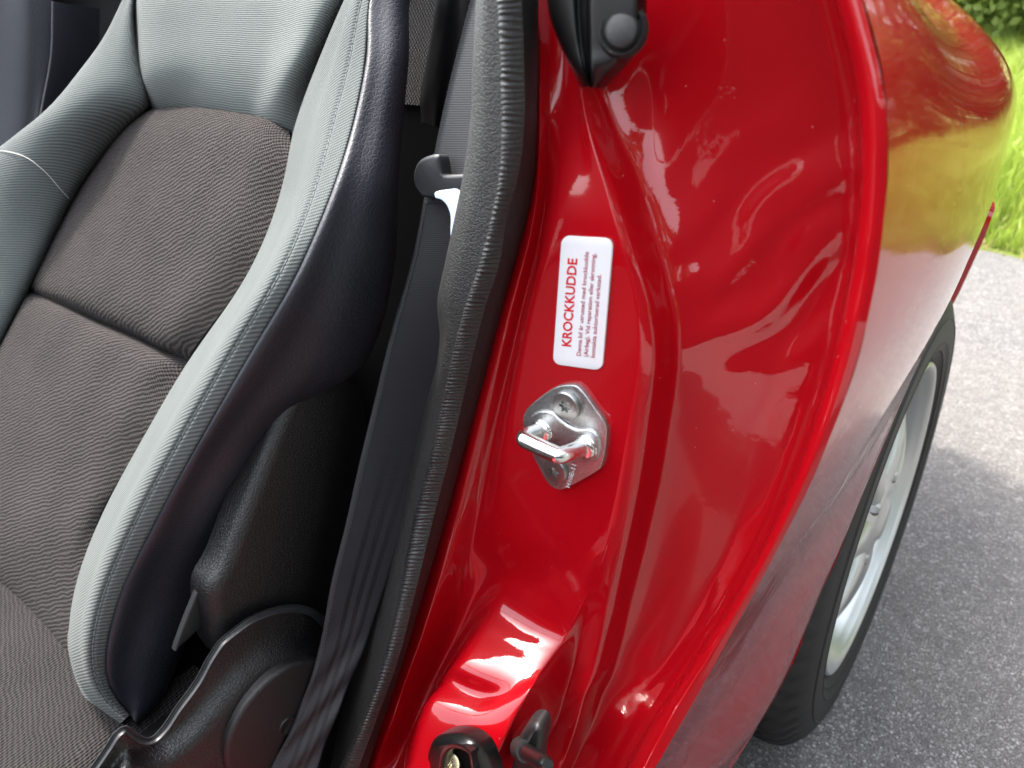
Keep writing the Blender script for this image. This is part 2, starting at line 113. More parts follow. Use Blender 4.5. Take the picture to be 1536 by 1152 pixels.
 'lever': [(-.2800,-.1289,.5290),(-.2800,-.1231,.5212),(-.2800,-.1208,.5129),(-.2800,-.1231,.5061),(-.2800,-.1304,.5004),(-.2800,-.1416,.4982),(-.2800,-.1515,.4963),(-.2800,-.1549,.4978)],
 'striker_plate': [(-.1102,.0000,.6526),(-.1027,.0000,.6549),(-.0977,.0000,.6523),(-.0911,.0000,.6455),(-.0854,.0000,.6391),(-.0845,.0000,.6325),(-.0854,.0000,.6224),(-.0872,.0000,.6141),(-.0903,.0000,.6088),(-.1093,.0000,.5904),(-.1158,.0000,.5876),(-.1211,.0000,.5895),(-.1267,.0000,.5978),(-.1317,.0000,.6063),(-.1354,.0000,.6153),(-.1359,.0000,.6248),(-.1324,.0000,.6325),(-.1239,.0000,.6419),(-.1163,.0000,.6489)],
 'striker_boss': [(-.1299,-.0030,.6295),(-.1232,-.0030,.6349),(-.1157,-.0030,.6362),(-.1092,-.0030,.6333),(-.1012,-.0030,.6317),(-.0933,-.0030,.6341),(-.0887,-.0030,.6319),(-.0867,-.0030,.6264),(-.0882,-.0030,.6187),(-.0924,-.0030,.6142),(-.0988,-.0030,.6134),(-.1079,-.0030,.6095),(-.1162,-.0030,.6138),(-.1239,-.0030,.6151),(-.1295,-.0030,.6181),(-.1315,-.0030,.6232)],
 'screws': [(-.1067,-.0030,.6430),(-.1143,-.0030,.6014),(-.1212,-.0040,.6241),(-.0942,-.0040,.6241)],
 'loop': [(-.1219,-.0030,.6233),(-.0948,-.0030,.6234)],
 'loop_tip': [(-.1230,-.0185,.6266),(-.0987,-.0185,.6250)],
 'sticker': [(-.1098,-.0006,.7282),(-.0836,-.0006,.7307),(-.0888,-.0006,.6661),(-.1172,-.0006,.6617)],
 'cap': [(-.1130,-.0040,.8306),(-.1133,-.0040,.8184),(-.1116,-.0040,.8114),(-.1085,-.0040,.8058),(-.1048,-.0040,.8009),(-.1024,-.0040,.7961),(-.0999,-.0040,.7916),(-.0968,-.0040,.7893),(-.0916,-.0040,.7887),(-.0886,-.0040,.7905),(-.0823,-.0040,.7958),(-.0759,-.0040,.8014),(-.0728,-.0040,.8067),(-.0710,-.0040,.8142),(-.0722,-.0040,.8286)],
 'cap_plug': [(-.0780,-.0080,.8100),(-.0726,-.0080,.8100)],
 'bracket': [(-.1668,-.0880,.3826),(-.1581,-.0880,.4140),(-.1508,-.0880,.4379),(-.1434,-.0880,.4531),(-.1293,-.0880,.4676),(-.1169,-.0880,.4751),(-.1089,-.0880,.4745),(-.1050,-.0880,.4668),(-.1058,-.0880,.4400)],
 'bracket_hole': [(-.1297,-.0980,.4303),(-.1262,-.0980,.4545),(-.1226,-.0980,.4679),(-.1162,-.0980,.4772),(-.1093,-.0980,.4810),(-.1065,-.0980,.4775),(-.1087,-.0980,.4500)],
 'bracket_screw': [(-.1262,-.0920,.4507),(-.1201,-.0920,.4560)],
 'stop': [(-.1115,-.0620,.4080),(-.1080,-.0620,.4332),(-.1034,-.0620,.4538),(-.0970,-.0620,.4699),(-.0908,-.0620,.4772),(-.0865,-.0620,.4758),(-.0863,-.0620,.4664),(-.0892,-.0620,.4497),(-.0929,-.0620,.4252)],
 'stop_pin': [(-.0985,-.0630,.4521),(-.0681,-.0800,.4854)],
 'ped': [(.0000,.0000,.0000)],
 'disc_full': [(-.2465,-.0825,.4258),(-.2465,-.0828,.4311),(-.2465,-.0839,.4364),(-.2465,-.0856,.4414),(-.2465,-.0879,.4462),(-.2465,-.0909,.4506),(-.2465,-.0944,.4546),(-.2465,-.0984,.4581),(-.2465,-.1028,.4611),(-.2465,-.1076,.4635),(-.2465,-.1127,.4652),(-.2465,-.1179,.4662),(-.2465,-.1232,.4666),(-.2465,-.1285,.4662),(-.2465,-.1337,.4652),(-.2465,-.1388,.4635),(-.2465,-.1436,.4611),(-.2465,-.1480,.4581),(-.2465,-.1520,.4546),(-.2465,-.1555,.4506),(-.2465,-.1585,.4462),(-.2465,-.1608,.4414),(-.2465,-.1625,.4364),(-.2465,-.1636,.4311),(-.2465,-.1639,.4258),(-.2465,-.1636,.4205),(-.2465,-.1625,.4153),(-.2465,-.1608,.4102),(-.2465,-.1585,.4055),(-.2465,-.1555,.4010),(-.2465,-.1520,.3970),(-.2465,-.1480,.3935),(-.2465,-.1436,.3906),(-.2465,-.1388,.3882),(-.2465,-.1337,.3865),(-.2465,-.1285,.3855),(-.2465,-.1232,.3851),(-.2465,-.1179,.3855),(-.2465,-.1127,.3865),(-.2465,-.1076,.3882),(-.2465,-.1028,.3906),(-.2465,-.0984,.3935),(-.2465,-.0944,.3970),(-.2465,-.0909,.4010),(-.2465,-.0879,.4055),(-.2465,-.0856,.4102),(-.2465,-.0839,.4153),(-.2465,-.0828,.4205)],
 'dimple': [(-.2465,-.1223,.4222)],
 'mark': [(-.1093,.0000,.5922),(-.1049,.0000,.6085),(-.1058,.0000,.5923)],
 'ps_0': [(-1.0000,.1137,.8555),(-1.0000,.0845,.7734),(-1.0000,.0592,.7021),(-1.0000,.0328,.6279)],
 'ps_1': [(-.9850,.1325,.8544),(-.9850,.1002,.7722),(-.9850,.0724,.7010),(-.9850,.0422,.6276)],
 'ps_2': [(-.9650,.1526,.8490),(-.9650,.1257,.7700),(-.9650,.0968,.6984),(-.9650,.0641,.6250)],
 'ps_3': [(-.9600,.1733,.8370),(-.9600,.1536,.7822),(-.9600,.1278,.7326),(-.9600,.0922,.6682)],
 'ps_4': [(-.9800,.2333,.8270),(-.9800,.2136,.7722),(-.9800,.1878,.7226),(-.9800,.1522,.6582)],
 'pill_0': [(-.3152,.1500,.8326),(-.3215,.1500,.8086),(-.3316,.1500,.7830),(-.3424,.1500,.7555),(-.3434,.1500,.7388)],
 'pill_1': [(-.2875,.1260,.8319),(-.2933,.1260,.8094),(-.3025,.1260,.7855),(-.3117,.1260,.7598),(-.3139,.1260,.7442)],
 'pill_2': [(-.2649,.1170,.8312),(-.2695,.1170,.8096),(-.2778,.1170,.7866),(-.2891,.1170,.7619),(-.2957,.1170,.7444)],
 'pill_3': [(-.2567,.1210,.8308),(-.2625,.1210,.8092),(-.2722,.1210,.7863),(-.2843,.1210,.7616),(-.2916,.1210,.7419)],
 'pill_4': [(-.2511,.1450,.8300),(-.2580,.1450,.8079),(-.2682,.1450,.7842),(-.2791,.1450,.7587),(-.2935,.1450,.7380)],
 'cap_c0': [(-.1207,.0060,.8309),(-.1202,.0060,.8157),(-.1149,.0060,.8041),(-.1085,.0060,.7943),(-.1069,.0100,.7870)],
 'cap_c1': [(-.1113,-.0050,.8306),(-.1104,-.0050,.8161),(-.1054,-.0050,.8050),(-.0999,-.0050,.7960),(-.0988,-.0010,.7896)],
 'cap_c2': [(-.0989,-.0080,.8300),(-.0987,-.0080,.8160),(-.0972,-.0080,.8052),(-.0948,-.0080,.7964),(-.0953,-.0040,.7903)],
 'cap_c3': [(-.0998,-.0040,.8300),(-.0995,-.0040,.8158),(-.0984,-.0040,.8049),(-.0965,-.0040,.7960),(-.0972,.0000,.7898)],
 'cap_c4': [(-.0957,-.0040,.8298),(-.0957,-.0040,.8157),(-.0953,-.0040,.8049),(-.0944,-.0040,.7961),(-.0960,.0000,.7896)],
 'cap_c5': [(-.0896,-.0100,.8296),(-.0895,-.0100,.8159),(-.0891,-.0100,.8052),(-.0891,-.0100,.7968),(-.0913,-.0060,.7904)],
 'cap_c6': [(-.0828,-.0090,.8292),(-.0826,-.0090,.8157),(-.0832,-.0090,.8053),(-.0850,-.0090,.7970),(-.0907,-.0050,.7901)],
 'cap_c7': [(-.0739,-.0070,.8288),(-.0734,-.0070,.8154),(-.0749,-.0070,.8060),(-.0817,-.0070,.7980),(-.0907,-.0030,.7898)],
 'cap_c8': [(-.0738,-.0030,.8287),(-.0727,-.0030,.8152),(-.0744,-.0030,.8053),(-.0820,-.0030,.7967),(-.0923,.0010,.7888)],
 'cap_c9': [(-.0811,.0120,.8289),(-.0796,.0120,.8146),(-.0817,.0120,.8037),(-.0900,.0120,.7941),(-.1013,.0160,.7857)],
 'bk_0': [(-.7122,.1532,.8435),(-.7052,.1078,.7762),(-.7035,.0208,.6472),(-.9187,-.0991,.4694),(-.9101,-.2501,.2456)],
 'bk_1': [(-.6264,.1570,.8402),(-.5902,.0871,.7365),(-.6161,.0329,.6562),(-.6870,-.0598,.5187),(-.7059,-.1945,.3191)],
 'bk_2': [(-.4752,.1532,.8346),(-.4387,.0923,.7443),(-.4579,.0456,.6749),(-.4915,-.0306,.5621),(-.5744,-.1612,.3685)],
 'bk_3': [(-.3842,.1332,.8317),(-.3641,.0785,.7506),(-.3660,.0374,.6897),(-.3934,-.0299,.5900),(-.4607,-.1440,.4207)],
 'cr_0': [(-.2720,-.2296,.4647),(-.2720,-.2178,.4689),(-.2720,-.2080,.4749),(-.2720,-.1999,.4798),(-.2720,-.1968,.4799),(-.2720,-.1945,.4780),(-.2720,-.1929,.4739),(-.2720,-.1904,.4647),(-.2720,-.1876,.4599),(-.2720,-.1850,.4587),(-.2720,-.1808,.4597),(-.2720,-.1697,.4665),(-.2720,-.1547,.4748),(-.2720,-.1421,.4856),(-.2720,-.1326,.4907),(-.2720,-.1170,.4917),(-.2720,-.1004,.4875),(-.2720,-.0840,.4780),(-.2720,-.0693,.4620),(-.2720,-.0613,.4444),(-.2720,-.0499,.4110)],
 'cr_1': [(-.2595,-.2306,.4774),(-.2595,-.2192,.4815),(-.2595,-.2098,.4873),(-.2595,-.2020,.4919),(-.2595,-.1991,.4920),(-.2595,-.1971,.4903),(-.2595,-.1957,.4866),(-.2595,-.1931,.4777),(-.2595,-.1904,.4729),(-.2595,-.1877,.4715),(-.2595,-.1835,.4725),(-.2595,-.1729,.4791),(-.2595,-.1583,.4871),(-.2595,-.1462,.4975),(-.2595,-.1371,.5023),(-.2595,-.1221,.5034),(-.2595,-.1062,.4993),(-.2595,-.0905,.4902),(-.2595,-.0765,.4750),(-.2595,-.0690,.4583),(-.2595,-.0580,.4261)],
 'cr_2': [(-.2605,-.2303,.4754),(-.2605,-.2189,.4795),(-.2605,-.2094,.4853),(-.2605,-.2015,.4900),(-.2605,-.1989,.4900),(-.2605,-.1972,.4886),(-.2605,-.1960,.4852),(-.2605,-.1934,.4762),(-.2605,-.1904,.4709),(-.2605,-.1874,.4694),(-.2605,-.1830,.4704),(-.2605,-.1722,.4770),(-.2605,-.1576,.4851),(-.2605,-.1454,.4955),(-.2605,-.1364,.5003),(-.2605,-.1215,.5013),(-.2605,-.1057,.4972),(-.2605,-.0902,.4882),(-.2605,-.0765,.4733),(-.2605,-.0693,.4570),(-.2605,-.0583,.4248)],
 'cr_3': [(-.2560,-.2300,.4758),(-.2560,-.2184,.4798),(-.2560,-.2088,.4857),(-.2560,-.2012,.4902),(-.2560,-.1997,.4902),(-.2560,-.1997,.4902),(-.2560,-.1992,.4885),(-.2560,-.1965,.4791),(-.2560,-.1925,.4720),(-.2560,-.1877,.4694),(-.2560,-.1826,.4705),(-.2560,-.1718,.4771),(-.2560,-.1571,.4851),(-.2560,-.1449,.4955),(-.2560,-.1366,.4999),(-.2560,-.1225,.5007),(-.2560,-.1077,.4968),(-.2560,-.0935,.4884),(-.2560,-.0816,.4753),(-.2560,-.0756,.4614),(-.2560,-.0652,.4302)],
 'cr_4': [(-.2590,-.2296,.4718),(-.2590,-.2179,.4759),(-.2590,-.2081,.4818),(-.2590,-.2005,.4864),(-.2590,-.1992,.4863),(-.2590,-.1994,.4866),(-.2590,-.1990,.4851),(-.2590,-.1963,.4756),(-.2590,-.1921,.4681),(-.2590,-.1870,.4653),(-.2590,-.1816,.4665),(-.2590,-.1707,.4731),(-.2590,-.1558,.4812),(-.2590,-.1435,.4917),(-.2590,-.1352,.4961),(-.2590,-.1211,.4969),(-.2590,-.1062,.4929),(-.2590,-.0921,.4846),(-.2590,-.0804,.4717),(-.2590,-.0746,.4580),(-.2590,-.0641,.4266)],
 'cv_1': [(-.2588,-.2297,.4725),(-.2588,-.2180,.4766),(-.2588,-.2083,.4825),(-.2588,-.2007,.4870),(-.2588,-.1992,.4870),(-.2588,-.1993,.4872),(-.2588,-.1988,.4855),(-.2588,-.1961,.4760),(-.2588,-.1920,.4687),(-.2588,-.1871,.4660),(-.2588,-.1818,.4672),(-.2588,-.1710,.4738),(-.2588,-.1561,.4820),(-.2588,-.1438,.4924),(-.2588,-.1355,.4968),(-.2588,-.1212,.4977),(-.2588,-.1064,.4937),(-.2588,-.0921,.4853),(-.2588,-.0802,.4722),(-.2588,-.0743,.4583),(-.2588,-.0637,.4268)],
 'cv_2': [(-.2575,-.2290,.4659),(-.2575,-.2198,.4700),(-.2575,-.2119,.4737),(-.2575,-.2063,.4767),(-.2575,-.2030,.4783),(-.2575,-.2012,.4780),(-.2575,-.1995,.4756),(-.2575,-.1965,.4715),(-.2575,-.1917,.4671),(-.2575,-.1849,.4644),(-.2575,-.1762,.4647),(-.2575,-.1660,.4680),(-.2575,-.1548,.4731),(-.2575,-.1433,.4781),(-.2575,-.1317,.4814),(-.2575,-.1201,.4817),(-.2575,-.1087,.4784),(-.2575,-.0979,.4713),(-.2575,-.0881,.4600),(-.2575,-.0790,.4443),(-.2575,-.0702,.4251)],
 'cv_3': [(-.2495,-.2331,.4692),(-.2495,-.2246,.4713),(-.2495,-.2170,.4733),(-.2495,-.2113,.4746),(-.2495,-.2075,.4749),(-.2495,-.2049,.4736),(-.2495,-.2023,.4705),(-.2495,-.1986,.4659),(-.2495,-.1933,.4612),(-.2495,-.1863,.4578),(-.2495,-.1776,.4570),(-.2495,-.1675,.4588),(-.2495,-.1565,.4621),(-.2495,-.1451,.4655),(-.2495,-.1335,.4674),(-.2495,-.1218,.4666),(-.2495,-.1102,.4629),(-.2495,-.0990,.4557),(-.2495,-.0886,.4449),(-.2495,-.0786,.4302),(-.2495,-.0687,.4125)],
 'cv_4': [(-.2478,-.2357,.4671),(-.2478,-.2274,.4680),(-.2478,-.2200,.4687),(-.2478,-.2142,.4688),(-.2478,-.2100,.4681),(-.2478,-.2068,.4661),(-.2478,-.2036,.4624),(-.2478,-.1994,.4575),(-.2478,-.1937,.4523),(-.2478,-.1864,.4484),(-.2478,-.1775,.4467),(-.2478,-.1674,.4474),(-.2478,-.1564,.4496),(-.2478,-.1449,.4518),(-.2478,-.1332,.4526),(-.2478,-.1213,.4511),(-.2478,-.1094,.4468),(-.2478,-.0978,.4395),(-.2478,-.0867,.4289),(-.2478,-.0760,.4148),(-.2478,-.0651,.3980)],
 'cv_5': [(-.2475,-.2535,.4382),(-.2475,-.2476,.4290),(-.2475,-.2413,.4198),(-.2475,-.2346,.4105),(-.2475,-.2274,.4012),(-.2475,-.2198,.3918),(-.2475,-.2116,.3824),(-.2475,-.2030,.3729),(-.2475,-.1937,.3633),(-.2475,-.1839,.3537),(-.2475,-.1735,.3441),(-.2475,-.1624,.3345),(-.2475,-.1505,.3248),(-.2475,-.1379,.3151),(-.2475,-.1245,.3054),(-.2475,-.1103,.2957),(-.2475,-.0951,.2860),(-.2475,-.0789,.2764),(-.2475,-.0617,.2667),(-.2475,-.0433,.2572),(-.2475,-.0237,.2477)],
}
CV = {k: np.array(v, float) for k, v in CV.items()}
RNG = np.random.RandomState(7)

# ------------------------------------------------------------------ helpers: materials
class Mat:
    def __init__(s, name):
        s.m = bpy.data.materials.new(name); s.m.use_nodes = True
        s.n = s.m.node_tree.nodes; s.l = s.m.node_tree.links
        s.b = s.n['Principled BSDF']; s.out = s.n['Material Output']
    def set(s, **k):
        for a, v in k.items():
            s.put(s.b.inputs[a.replace('_', ' ')], v)
        return s
    def put(s, inp, v):
        if hasattr(v, 'is_output'): s.l.new(v, inp)
        elif isinstance(v, tuple) and len(v) == 3 and inp.type == 'RGBA': inp.default_value = (*v, 1)
        else: inp.default_value = v
    def node(s, t, **k):
        n = s.n.new('ShaderNode' + t)
        for a, v in k.items():
            if a.startswith('i_'):
                key = a[2:]; key = int(key) if key.isdigit() else key.replace('_', ' ')
                s.put(n.inputs[key], v)
            else: setattr(n, a, v)
        return n
    def co(s, kind='Object'): return s.node('TexCoord').outputs[kind]
    def mapping(s, vec, scale=(1, 1, 1), rot=(0, 0, 0)):
        n = s.node('Mapping'); s.put(n.inputs['Vector'], vec); n.inputs['Scale'].default_value = scale; n.inputs['Rotation'].default_value = rot
        return n.outputs[0]
    def noise(s, vec, scale, detail=3, rough=.5, dist=0):
        n = s.node('TexNoise'); s.put(n.inputs['Vector'], vec); n.inputs['Scale'].default_value = scale
        n.inputs['Detail'].default_value = detail; n.inputs['Roughness'].default_value = rough; n.inputs['Distortion'].default_value = dist
        return n.outputs[0]
    def voro(s, vec, scale, feature='F1', out='Distance', rnd=1.0):
        n = s.node('TexVoronoi', feature=feature); s.put(n.inputs['Vector'], vec); n.inputs['Scale'].default_value = scale
        n.inputs['Randomness'].default_value = rnd
        return n.outputs[out]
    def math(s, op, a, b=0.0, c=0.0, clamp=False):
        n = s.node('Math', operation=op, use_clamp=clamp); s.put(n.inputs[0], a); s.put(n.inputs[1], b); s.put(n.inputs[2], c)
        return n.outputs[0]
    def ramp(s, v, stops, interp='LINEAR'):
        n = s.node('ValToRGB'); s.put(n.inputs[0], v); r = n.color_ramp; r.interpolation = interp
        while len(r.elements) < len(stops): r.elements.new(.5)
        for e, (p, c) in zip(r.elements, stops):
            e.position = p; e.color = (*c, 1) if isinstance(c, tuple) else (c, c, c, 1)
        return n.outputs[0]
    def mix(s, f, a, b, blend='MIX'):
        n = s.node('Mix', data_type='RGBA', blend_type=blend); s.put(n.inputs[0], f); s.put(n.inputs[6], a); s.put(n.inputs[7], b)
        return n.outputs[2]
    def bump(s, h, strength=.5, dist=.001, prev=None):
        n = s.node('Bump'); n.inputs['Strength'].default_value = strength; n.inputs['Distance'].default_value = dist
        s.put(n.inputs['Height'], h)
        if prev is not None: s.put(n.inputs['Normal'], prev)
        return n.outputs[0]
    def sep(s, vec):
        n = s.node('SeparateXYZ'); s.put(n.inputs[0], vec); return n.outputs

MATS = {}
def simple(name, col, rough=.5, metal=0, **k):
    m = Mat(name).set(Base_Color=col, Roughness=rough, Metallic=metal, **k); MATS[name] = m.m; return m.m

def mat_paint():
    m = Mat('red_paint'); o = m.co()
    vn = m.node('TexVoronoi'); m.put(vn.inputs['Vector'], o); vn.inputs['Scale'].default_value = 150
    dust = m.math('MULTIPLY', m.ramp(vn.outputs['Distance'], [(.02, 1), (.05, 0)]), m.math('GREATER_THAN', m.sep(vn.outputs['Color'])[0], .55))
    film = m.ramp(m.noise(o, 14, 4, .6), [(.35, 0), (.75, 1)])
    m.set(Base_Color=m.mix(m.math('MULTIPLY', dust, .55), (.285, .0008, .0042), (.6, .35, .33)), Roughness=.38, Specular_IOR_Level=.08,
          Coat_Weight=1.0, Coat_IOR=1.5)
    m.put(m.b.inputs['Coat Roughness'], m.math('ADD', m.math('MULTIPLY', dust, .4), m.math('MULTIPLY_ADD', film, .012, .003)))
    peel = m.bump(m.noise(o, 420, 2, .5), .045, .0006)
    m.put(m.b.inputs['Coat Normal'], m.bump(m.noise(o, 45, 2, .5), .05, .003, peel)); 
    MATS['red_paint'] = m.m
def mat_leather(name, col, col2, rough, scale, strength, dist=.0008, stretch=(1, 1, 1)):
    m = Mat(name); o = m.mapping(m.co(), stretch)
    wv = m.node('VectorMath', operation='ADD'); m.put(wv.inputs[0], o)
    nn = m.node('TexNoise'); m.put(nn.inputs['Vector'], o); nn.inputs['Scale'].default_value = scale * .35
    sc = m.node('VectorMath', operation='SCALE'); m.put(sc.inputs[0], nn.outputs['Color']); sc.inputs['Scale'].default_value = .9 / scale
    m.put(wv.inputs[1], sc.outputs[0]); v = wv.outputs[0]
    cr = m.ramp(m.voro(v, scale, 'DISTANCE_TO_EDGE'), [(0, 0), (.16, 1)])
    cr2 = m.ramp(m.voro(v, scale * 2.3, 'DISTANCE_TO_EDGE'), [(0, .2), (.2, 1)])
    h = m.math('ADD', m.math('MULTIPLY', cr, .7), m.math('MULTIPLY', cr2, .3))
    big = m.noise(o, 30, 3)
    m.set(Base_Color=m.mix(m.ramp(big, [(.3, 0), (.7, 1)]), col, col2), Specular_IOR_Level=.5)
    m.put(m.b.inputs['Roughness'], m.math('MULTIPLY_ADD', h, -.12, rough + .12))
    m.put(m.b.inputs['Normal'], m.bump(m.noise(o, scale * 4, 2), .12, dist, m.bump(h, strength, dist)))
    MATS[name] = m.m
def mat_twill(name, hi, lo, period, angle, rag, cross=1.0, depth=.0009, strength=.9, wr=.55, ws=.28, wf=.35):
    """ribbed cloth: ribs across the seat plane (UV in metres)"""
    m = Mat(name); uv = m.co('UV')
    r = m.mapping(uv, (1, 1, 1), (0, 0, math.radians(angle)))
    x, y, z = m.sep(r)
    wob = m.noise(uv, 60, 2); wob2 = m.noise(uv, 260, 2)
    ph = m.math('ADD', m.math('MULTIPLY', y, 2 * math.pi / period), m.math('ADD', m.math('MULTIPLY', wob, rag * 7), m.math('MULTIPLY', wob2, rag * 3)))
    rib = m.math('MULTIPLY_ADD', m.math('SINE', ph), .5, .5)
    ph2 = m.math('ADD', m.math('MULTIPLY', x, 2 * math.pi / (period * cross)), m.math('MULTIPLY', ph, .5))
    st = m.math('MULTIPLY_ADD', m.math('SINE', ph2), .5, .5)
    fz = m.math('ADD', m.math('MULTIPLY', m.noise(uv, 2600, 3, .7), .6), m.math('MULTIPLY', m.noise(uv, 800, 3, .7), .4))
    h = m.math('ADD', m.math('MULTIPLY', rib, wr), m.math('ADD', m.math('MULTIPLY', st, ws), m.math('MULTIPLY', fz, wf)))
    f = m.ramp(m.math('ADD', h, m.math('MULTIPLY_ADD', m.noise(uv, 22, 3), .3, -.15 - (wf - .35) * .52)), [(.22, 0), (.85, 1)])
    m.set(Base_Color=m.mix(f, lo, hi), Roughness=.95, Specular_IOR_Level=.06, Sheen_Weight=.04, Sheen_Roughness=.5)
    m.put(m.b.inputs['Normal'], m.bump(h, strength, depth))
    MATS[name] = m.m
def mat_webbing():
    m = Mat('webbing'); uv = m.co('UV'); u, v, z = m.sep(uv)
    rib = m.math('MULTIPLY_ADD', m.math('SINE', m.math('MULTIPLY', v, 2 * math.pi / .0012)), .5, .5)
    her = m.math('MULTIPLY_ADD', m.math('SINE', m.math('ADD', m.math('MULTIPLY', u, 2 * math.pi / .0011), m.math('MULTIPLY', v, 2 * math.pi / .0032))), .5, .5)
    # three woven dark bands near the outer half, running along the belt
    band = None
    for c in (.017, .026, .0345):
        d = m.math('LESS_THAN', m.math('ABSOLUTE', m.math('SUBTRACT', u, c)), .0021)
        band = d if band is None else m.math('MAXIMUM', band, d)
    band = m.math('MULTIPLY', band, m.math('MULTIPLY_ADD', v, 9.0, -1.3, True))
    h = m.math('ADD', m.math('MULTIPLY', rib, .6), m.math('MULTIPLY', her, .4))
    base = m.mix(h, (.008, .0084, .0098), (.021, .022, .026))
    dark = m.mix(h, (.0022, .0022, .0025), (.0048, .0048, .0054))
    m.set(Base_Color=m.mix(band, base, dark), Roughness=.62, Specular_IOR_Level=.4)
    m.put(m.b.inputs['Normal'], m.bump(h, .35, .0003)); MATS['webbing'] = m.m
def mat_asphalt():
    m = Mat('asphalt'); o = m.co()
    st = m.voro(o, 260, 'F1', 'Color'); sv = m.sep(st)[0]
    edge = m.ramp(m.voro(o, 260, 'DISTANCE_TO_EDGE'), [(0, 0), (.12, 1)])
    big = m.noise(o, 1.2, 4); mid = m.noise(o, 30, 3)
    c = m.ramp(sv, [(0, (.085, .082, .083)), (.45, (.13, .126, .126)), (.8, (.19, .183, .182)), (1, (.29, .28, .28))])
    c = m.mix(edge, (.068, .065, .066), c)
    c = m.mix(m.ramp(big, [(.35, 0), (.7, .6)]), c, (.17, .155, .14))
    c = m.mix(m.ramp(mid, [(.4, .0), (.75, .35)]), c, (.05, .05, .055))
    m.set(Base_Color=c, Roughness=.85, Specular_IOR_Level=.3)
    m.put(m.b.inputs['Normal'], m.bump(m.math('MULTIPLY', edge, m.math('ADD', sv, .4)), .8, .003)); MATS['asphalt'] = m.m
def mat_leaf(name, a, b, trans=.35):
    m = Mat(name); o = m.co()
    info = m.node('NewGeometry').outputs['Random Per Island']
    c = m.mix(m.math('ADD', m.math('MULTIPLY', info, .6), m.math('MULTIPLY', m.noise(o, 3, 2), .5)), a, b)
    m.set(Base_Color=c, Roughness=.55, Specular_IOR_Level=.3)
    t = m.node('BsdfTranslucent'); m.put(t.inputs['Color'], m.mix(.5, c, (.35, .5, .06)))
    mx = m.node('MixShader'); mx.inputs[0].default_value = trans
    m.l.new(m.b.outputs[0], mx.inputs[1]); m.l.new(t.outputs[0], mx.inputs[2]); m.l.new(mx.outputs[0], m.out.inputs['Surface'])
    MATS[name] = m.m
def mat_galv():
    m = Mat('galvanised_steel'); o = m.co()
    sp = m.voro(o, 1500, 'F1', 'Color'); s = m.sep(sp)[0]
    n = m.noise(o, 300, 3)
    m.set(Base_Color=m.ramp(m.math('ADD', m.math('MULTIPLY', s, .6), m.math('MULTIPLY', n, .4)), [(0, (.30, .305, .30)), (1, (.52, .525, .52))]), Metallic=1.0)
    m.put(m.b.inputs['Roughness'], m.math('MULTIPLY_ADD', s, .14, .32))
    m.put(m.b.inputs['Normal'], m.bump(s, .14, .0002)); MATS['galvanised_steel'] = m.m
def mat_carpet(name, a, b, sc):
    m = Mat(name); o = m.co(); h = m.noise(o, sc, 4, .7)
    m.set(Base_Color=m.mix(h, a, b), Roughness=.97, Specular_IOR_Level=.05)
    m.put(m.b.inputs['Normal'], m.bump(h, 1, .003)); MATS[name] = m.m
def mat_mesh_cloth(name='woven_mesh', hi=(.085, .078, .070), lo=(.006, .006, .006)):
    m = Mat(name); uv = m.co('UV'); u, v, z = m.sep(uv)
    a = m.math('SINE', m.math('MULTIPLY', u, 2 * math.pi / .0042)); b = m.math('SINE', m.math('MULTIPLY', v, 2 * math.pi / .0050))
    h = m.math('MULTIPLY_ADD', m.math('MULTIPLY', a, b), .5, .5)
    m.set(Base_Color=m.mix(m.ramp(h, [(.3, 0), (.8, 1)]), lo, hi), Roughness=.9, Specular_IOR_Level=.1)
    m.put(m.b.inputs['Normal'], m.bump(h, .8, .0015)); MATS[name] = m.m
def mat_grass_ground():
    m = Mat('grass_ground'); o = m.co()
    m.set(Base_Color=m.mix(m.noise(o, 3, 5), (.05, .075, .012), (.11, .13, .03)), Roughness=.95, Specular_IOR_Level=.1)
    MATS['grass_ground'] = m.m

mat_paint(); mat_webbing(); mat_asphalt(); mat_galv(); mat_mesh_cloth(); mat_mesh_cloth('dark_net', (.018, .018, .018), (.004, .004, .004)); mat_grass_ground()
mat_leather('seal_vinyl', (.0085, .0090, .0080), (.0105, .0109, .0098), .46, 600, .62, .0006)
mat_leather('seal_smooth', (.003, .003, .003), (.0042, .0042, .0042), .5, 700, .25, .0004)
mat_leather('ruched_vinyl', (.008, .0083, .008), (.0125, .0125, .012), .40, 620, .4, .0004)
mat_leather('side_leather', (.0095, .0112, .0165), (.0135, .0152, .0215), .43, 560, .26, .0005, (1, .5, .42))
mat_leather('cover_plastic', (.0022, .0022, .0026), (.0034, .0034, .0038), .29, 480, .45, .0005)
mat_leather('fine_plastic', (.002, .002, .0022), (.003, .003, .0034), .40, 1100, .4, .0003)
mat_twill('bolster_cloth', (.100, .110, .106), (.039, .045, .045), .0019, -33, .26, .55, .0006, .6)
mat_twill('left_bolster_cloth', (.094, .104, .101), (.035, .041, .042), .0019, -17, .28, .55, .0005, .6)
mat_twill('headrest_cloth', (.120, .132, .126), (.056, .064, .062), .0014, 2, .8, .7, .0004)
mat_twill('insert_cloth', (.058, .0505, .0482), (.0012, .0010, .0010), .0031, -30, 1.5, .5, .0016, 1.0, .52, .34, 1.1)
mat_twill('cushion_cloth', (.050, .0445, .0428), (.0007, .0006, .0006), .0030, 20, 1.6, .8, .0018, 1.0, .28, .5, 1.1)
mat_carpet('black_carpet', (.004, .004, .004), (.016, .016, .016), 900)
mat_leaf('leaf_light', (.06, .11, .02), (.24, .30, .07)); mat_leaf('leaf_dark', (.012, .026, .008), (.055, .085, .022))  # the darker leaf has the shade inside the hedge put into its colour
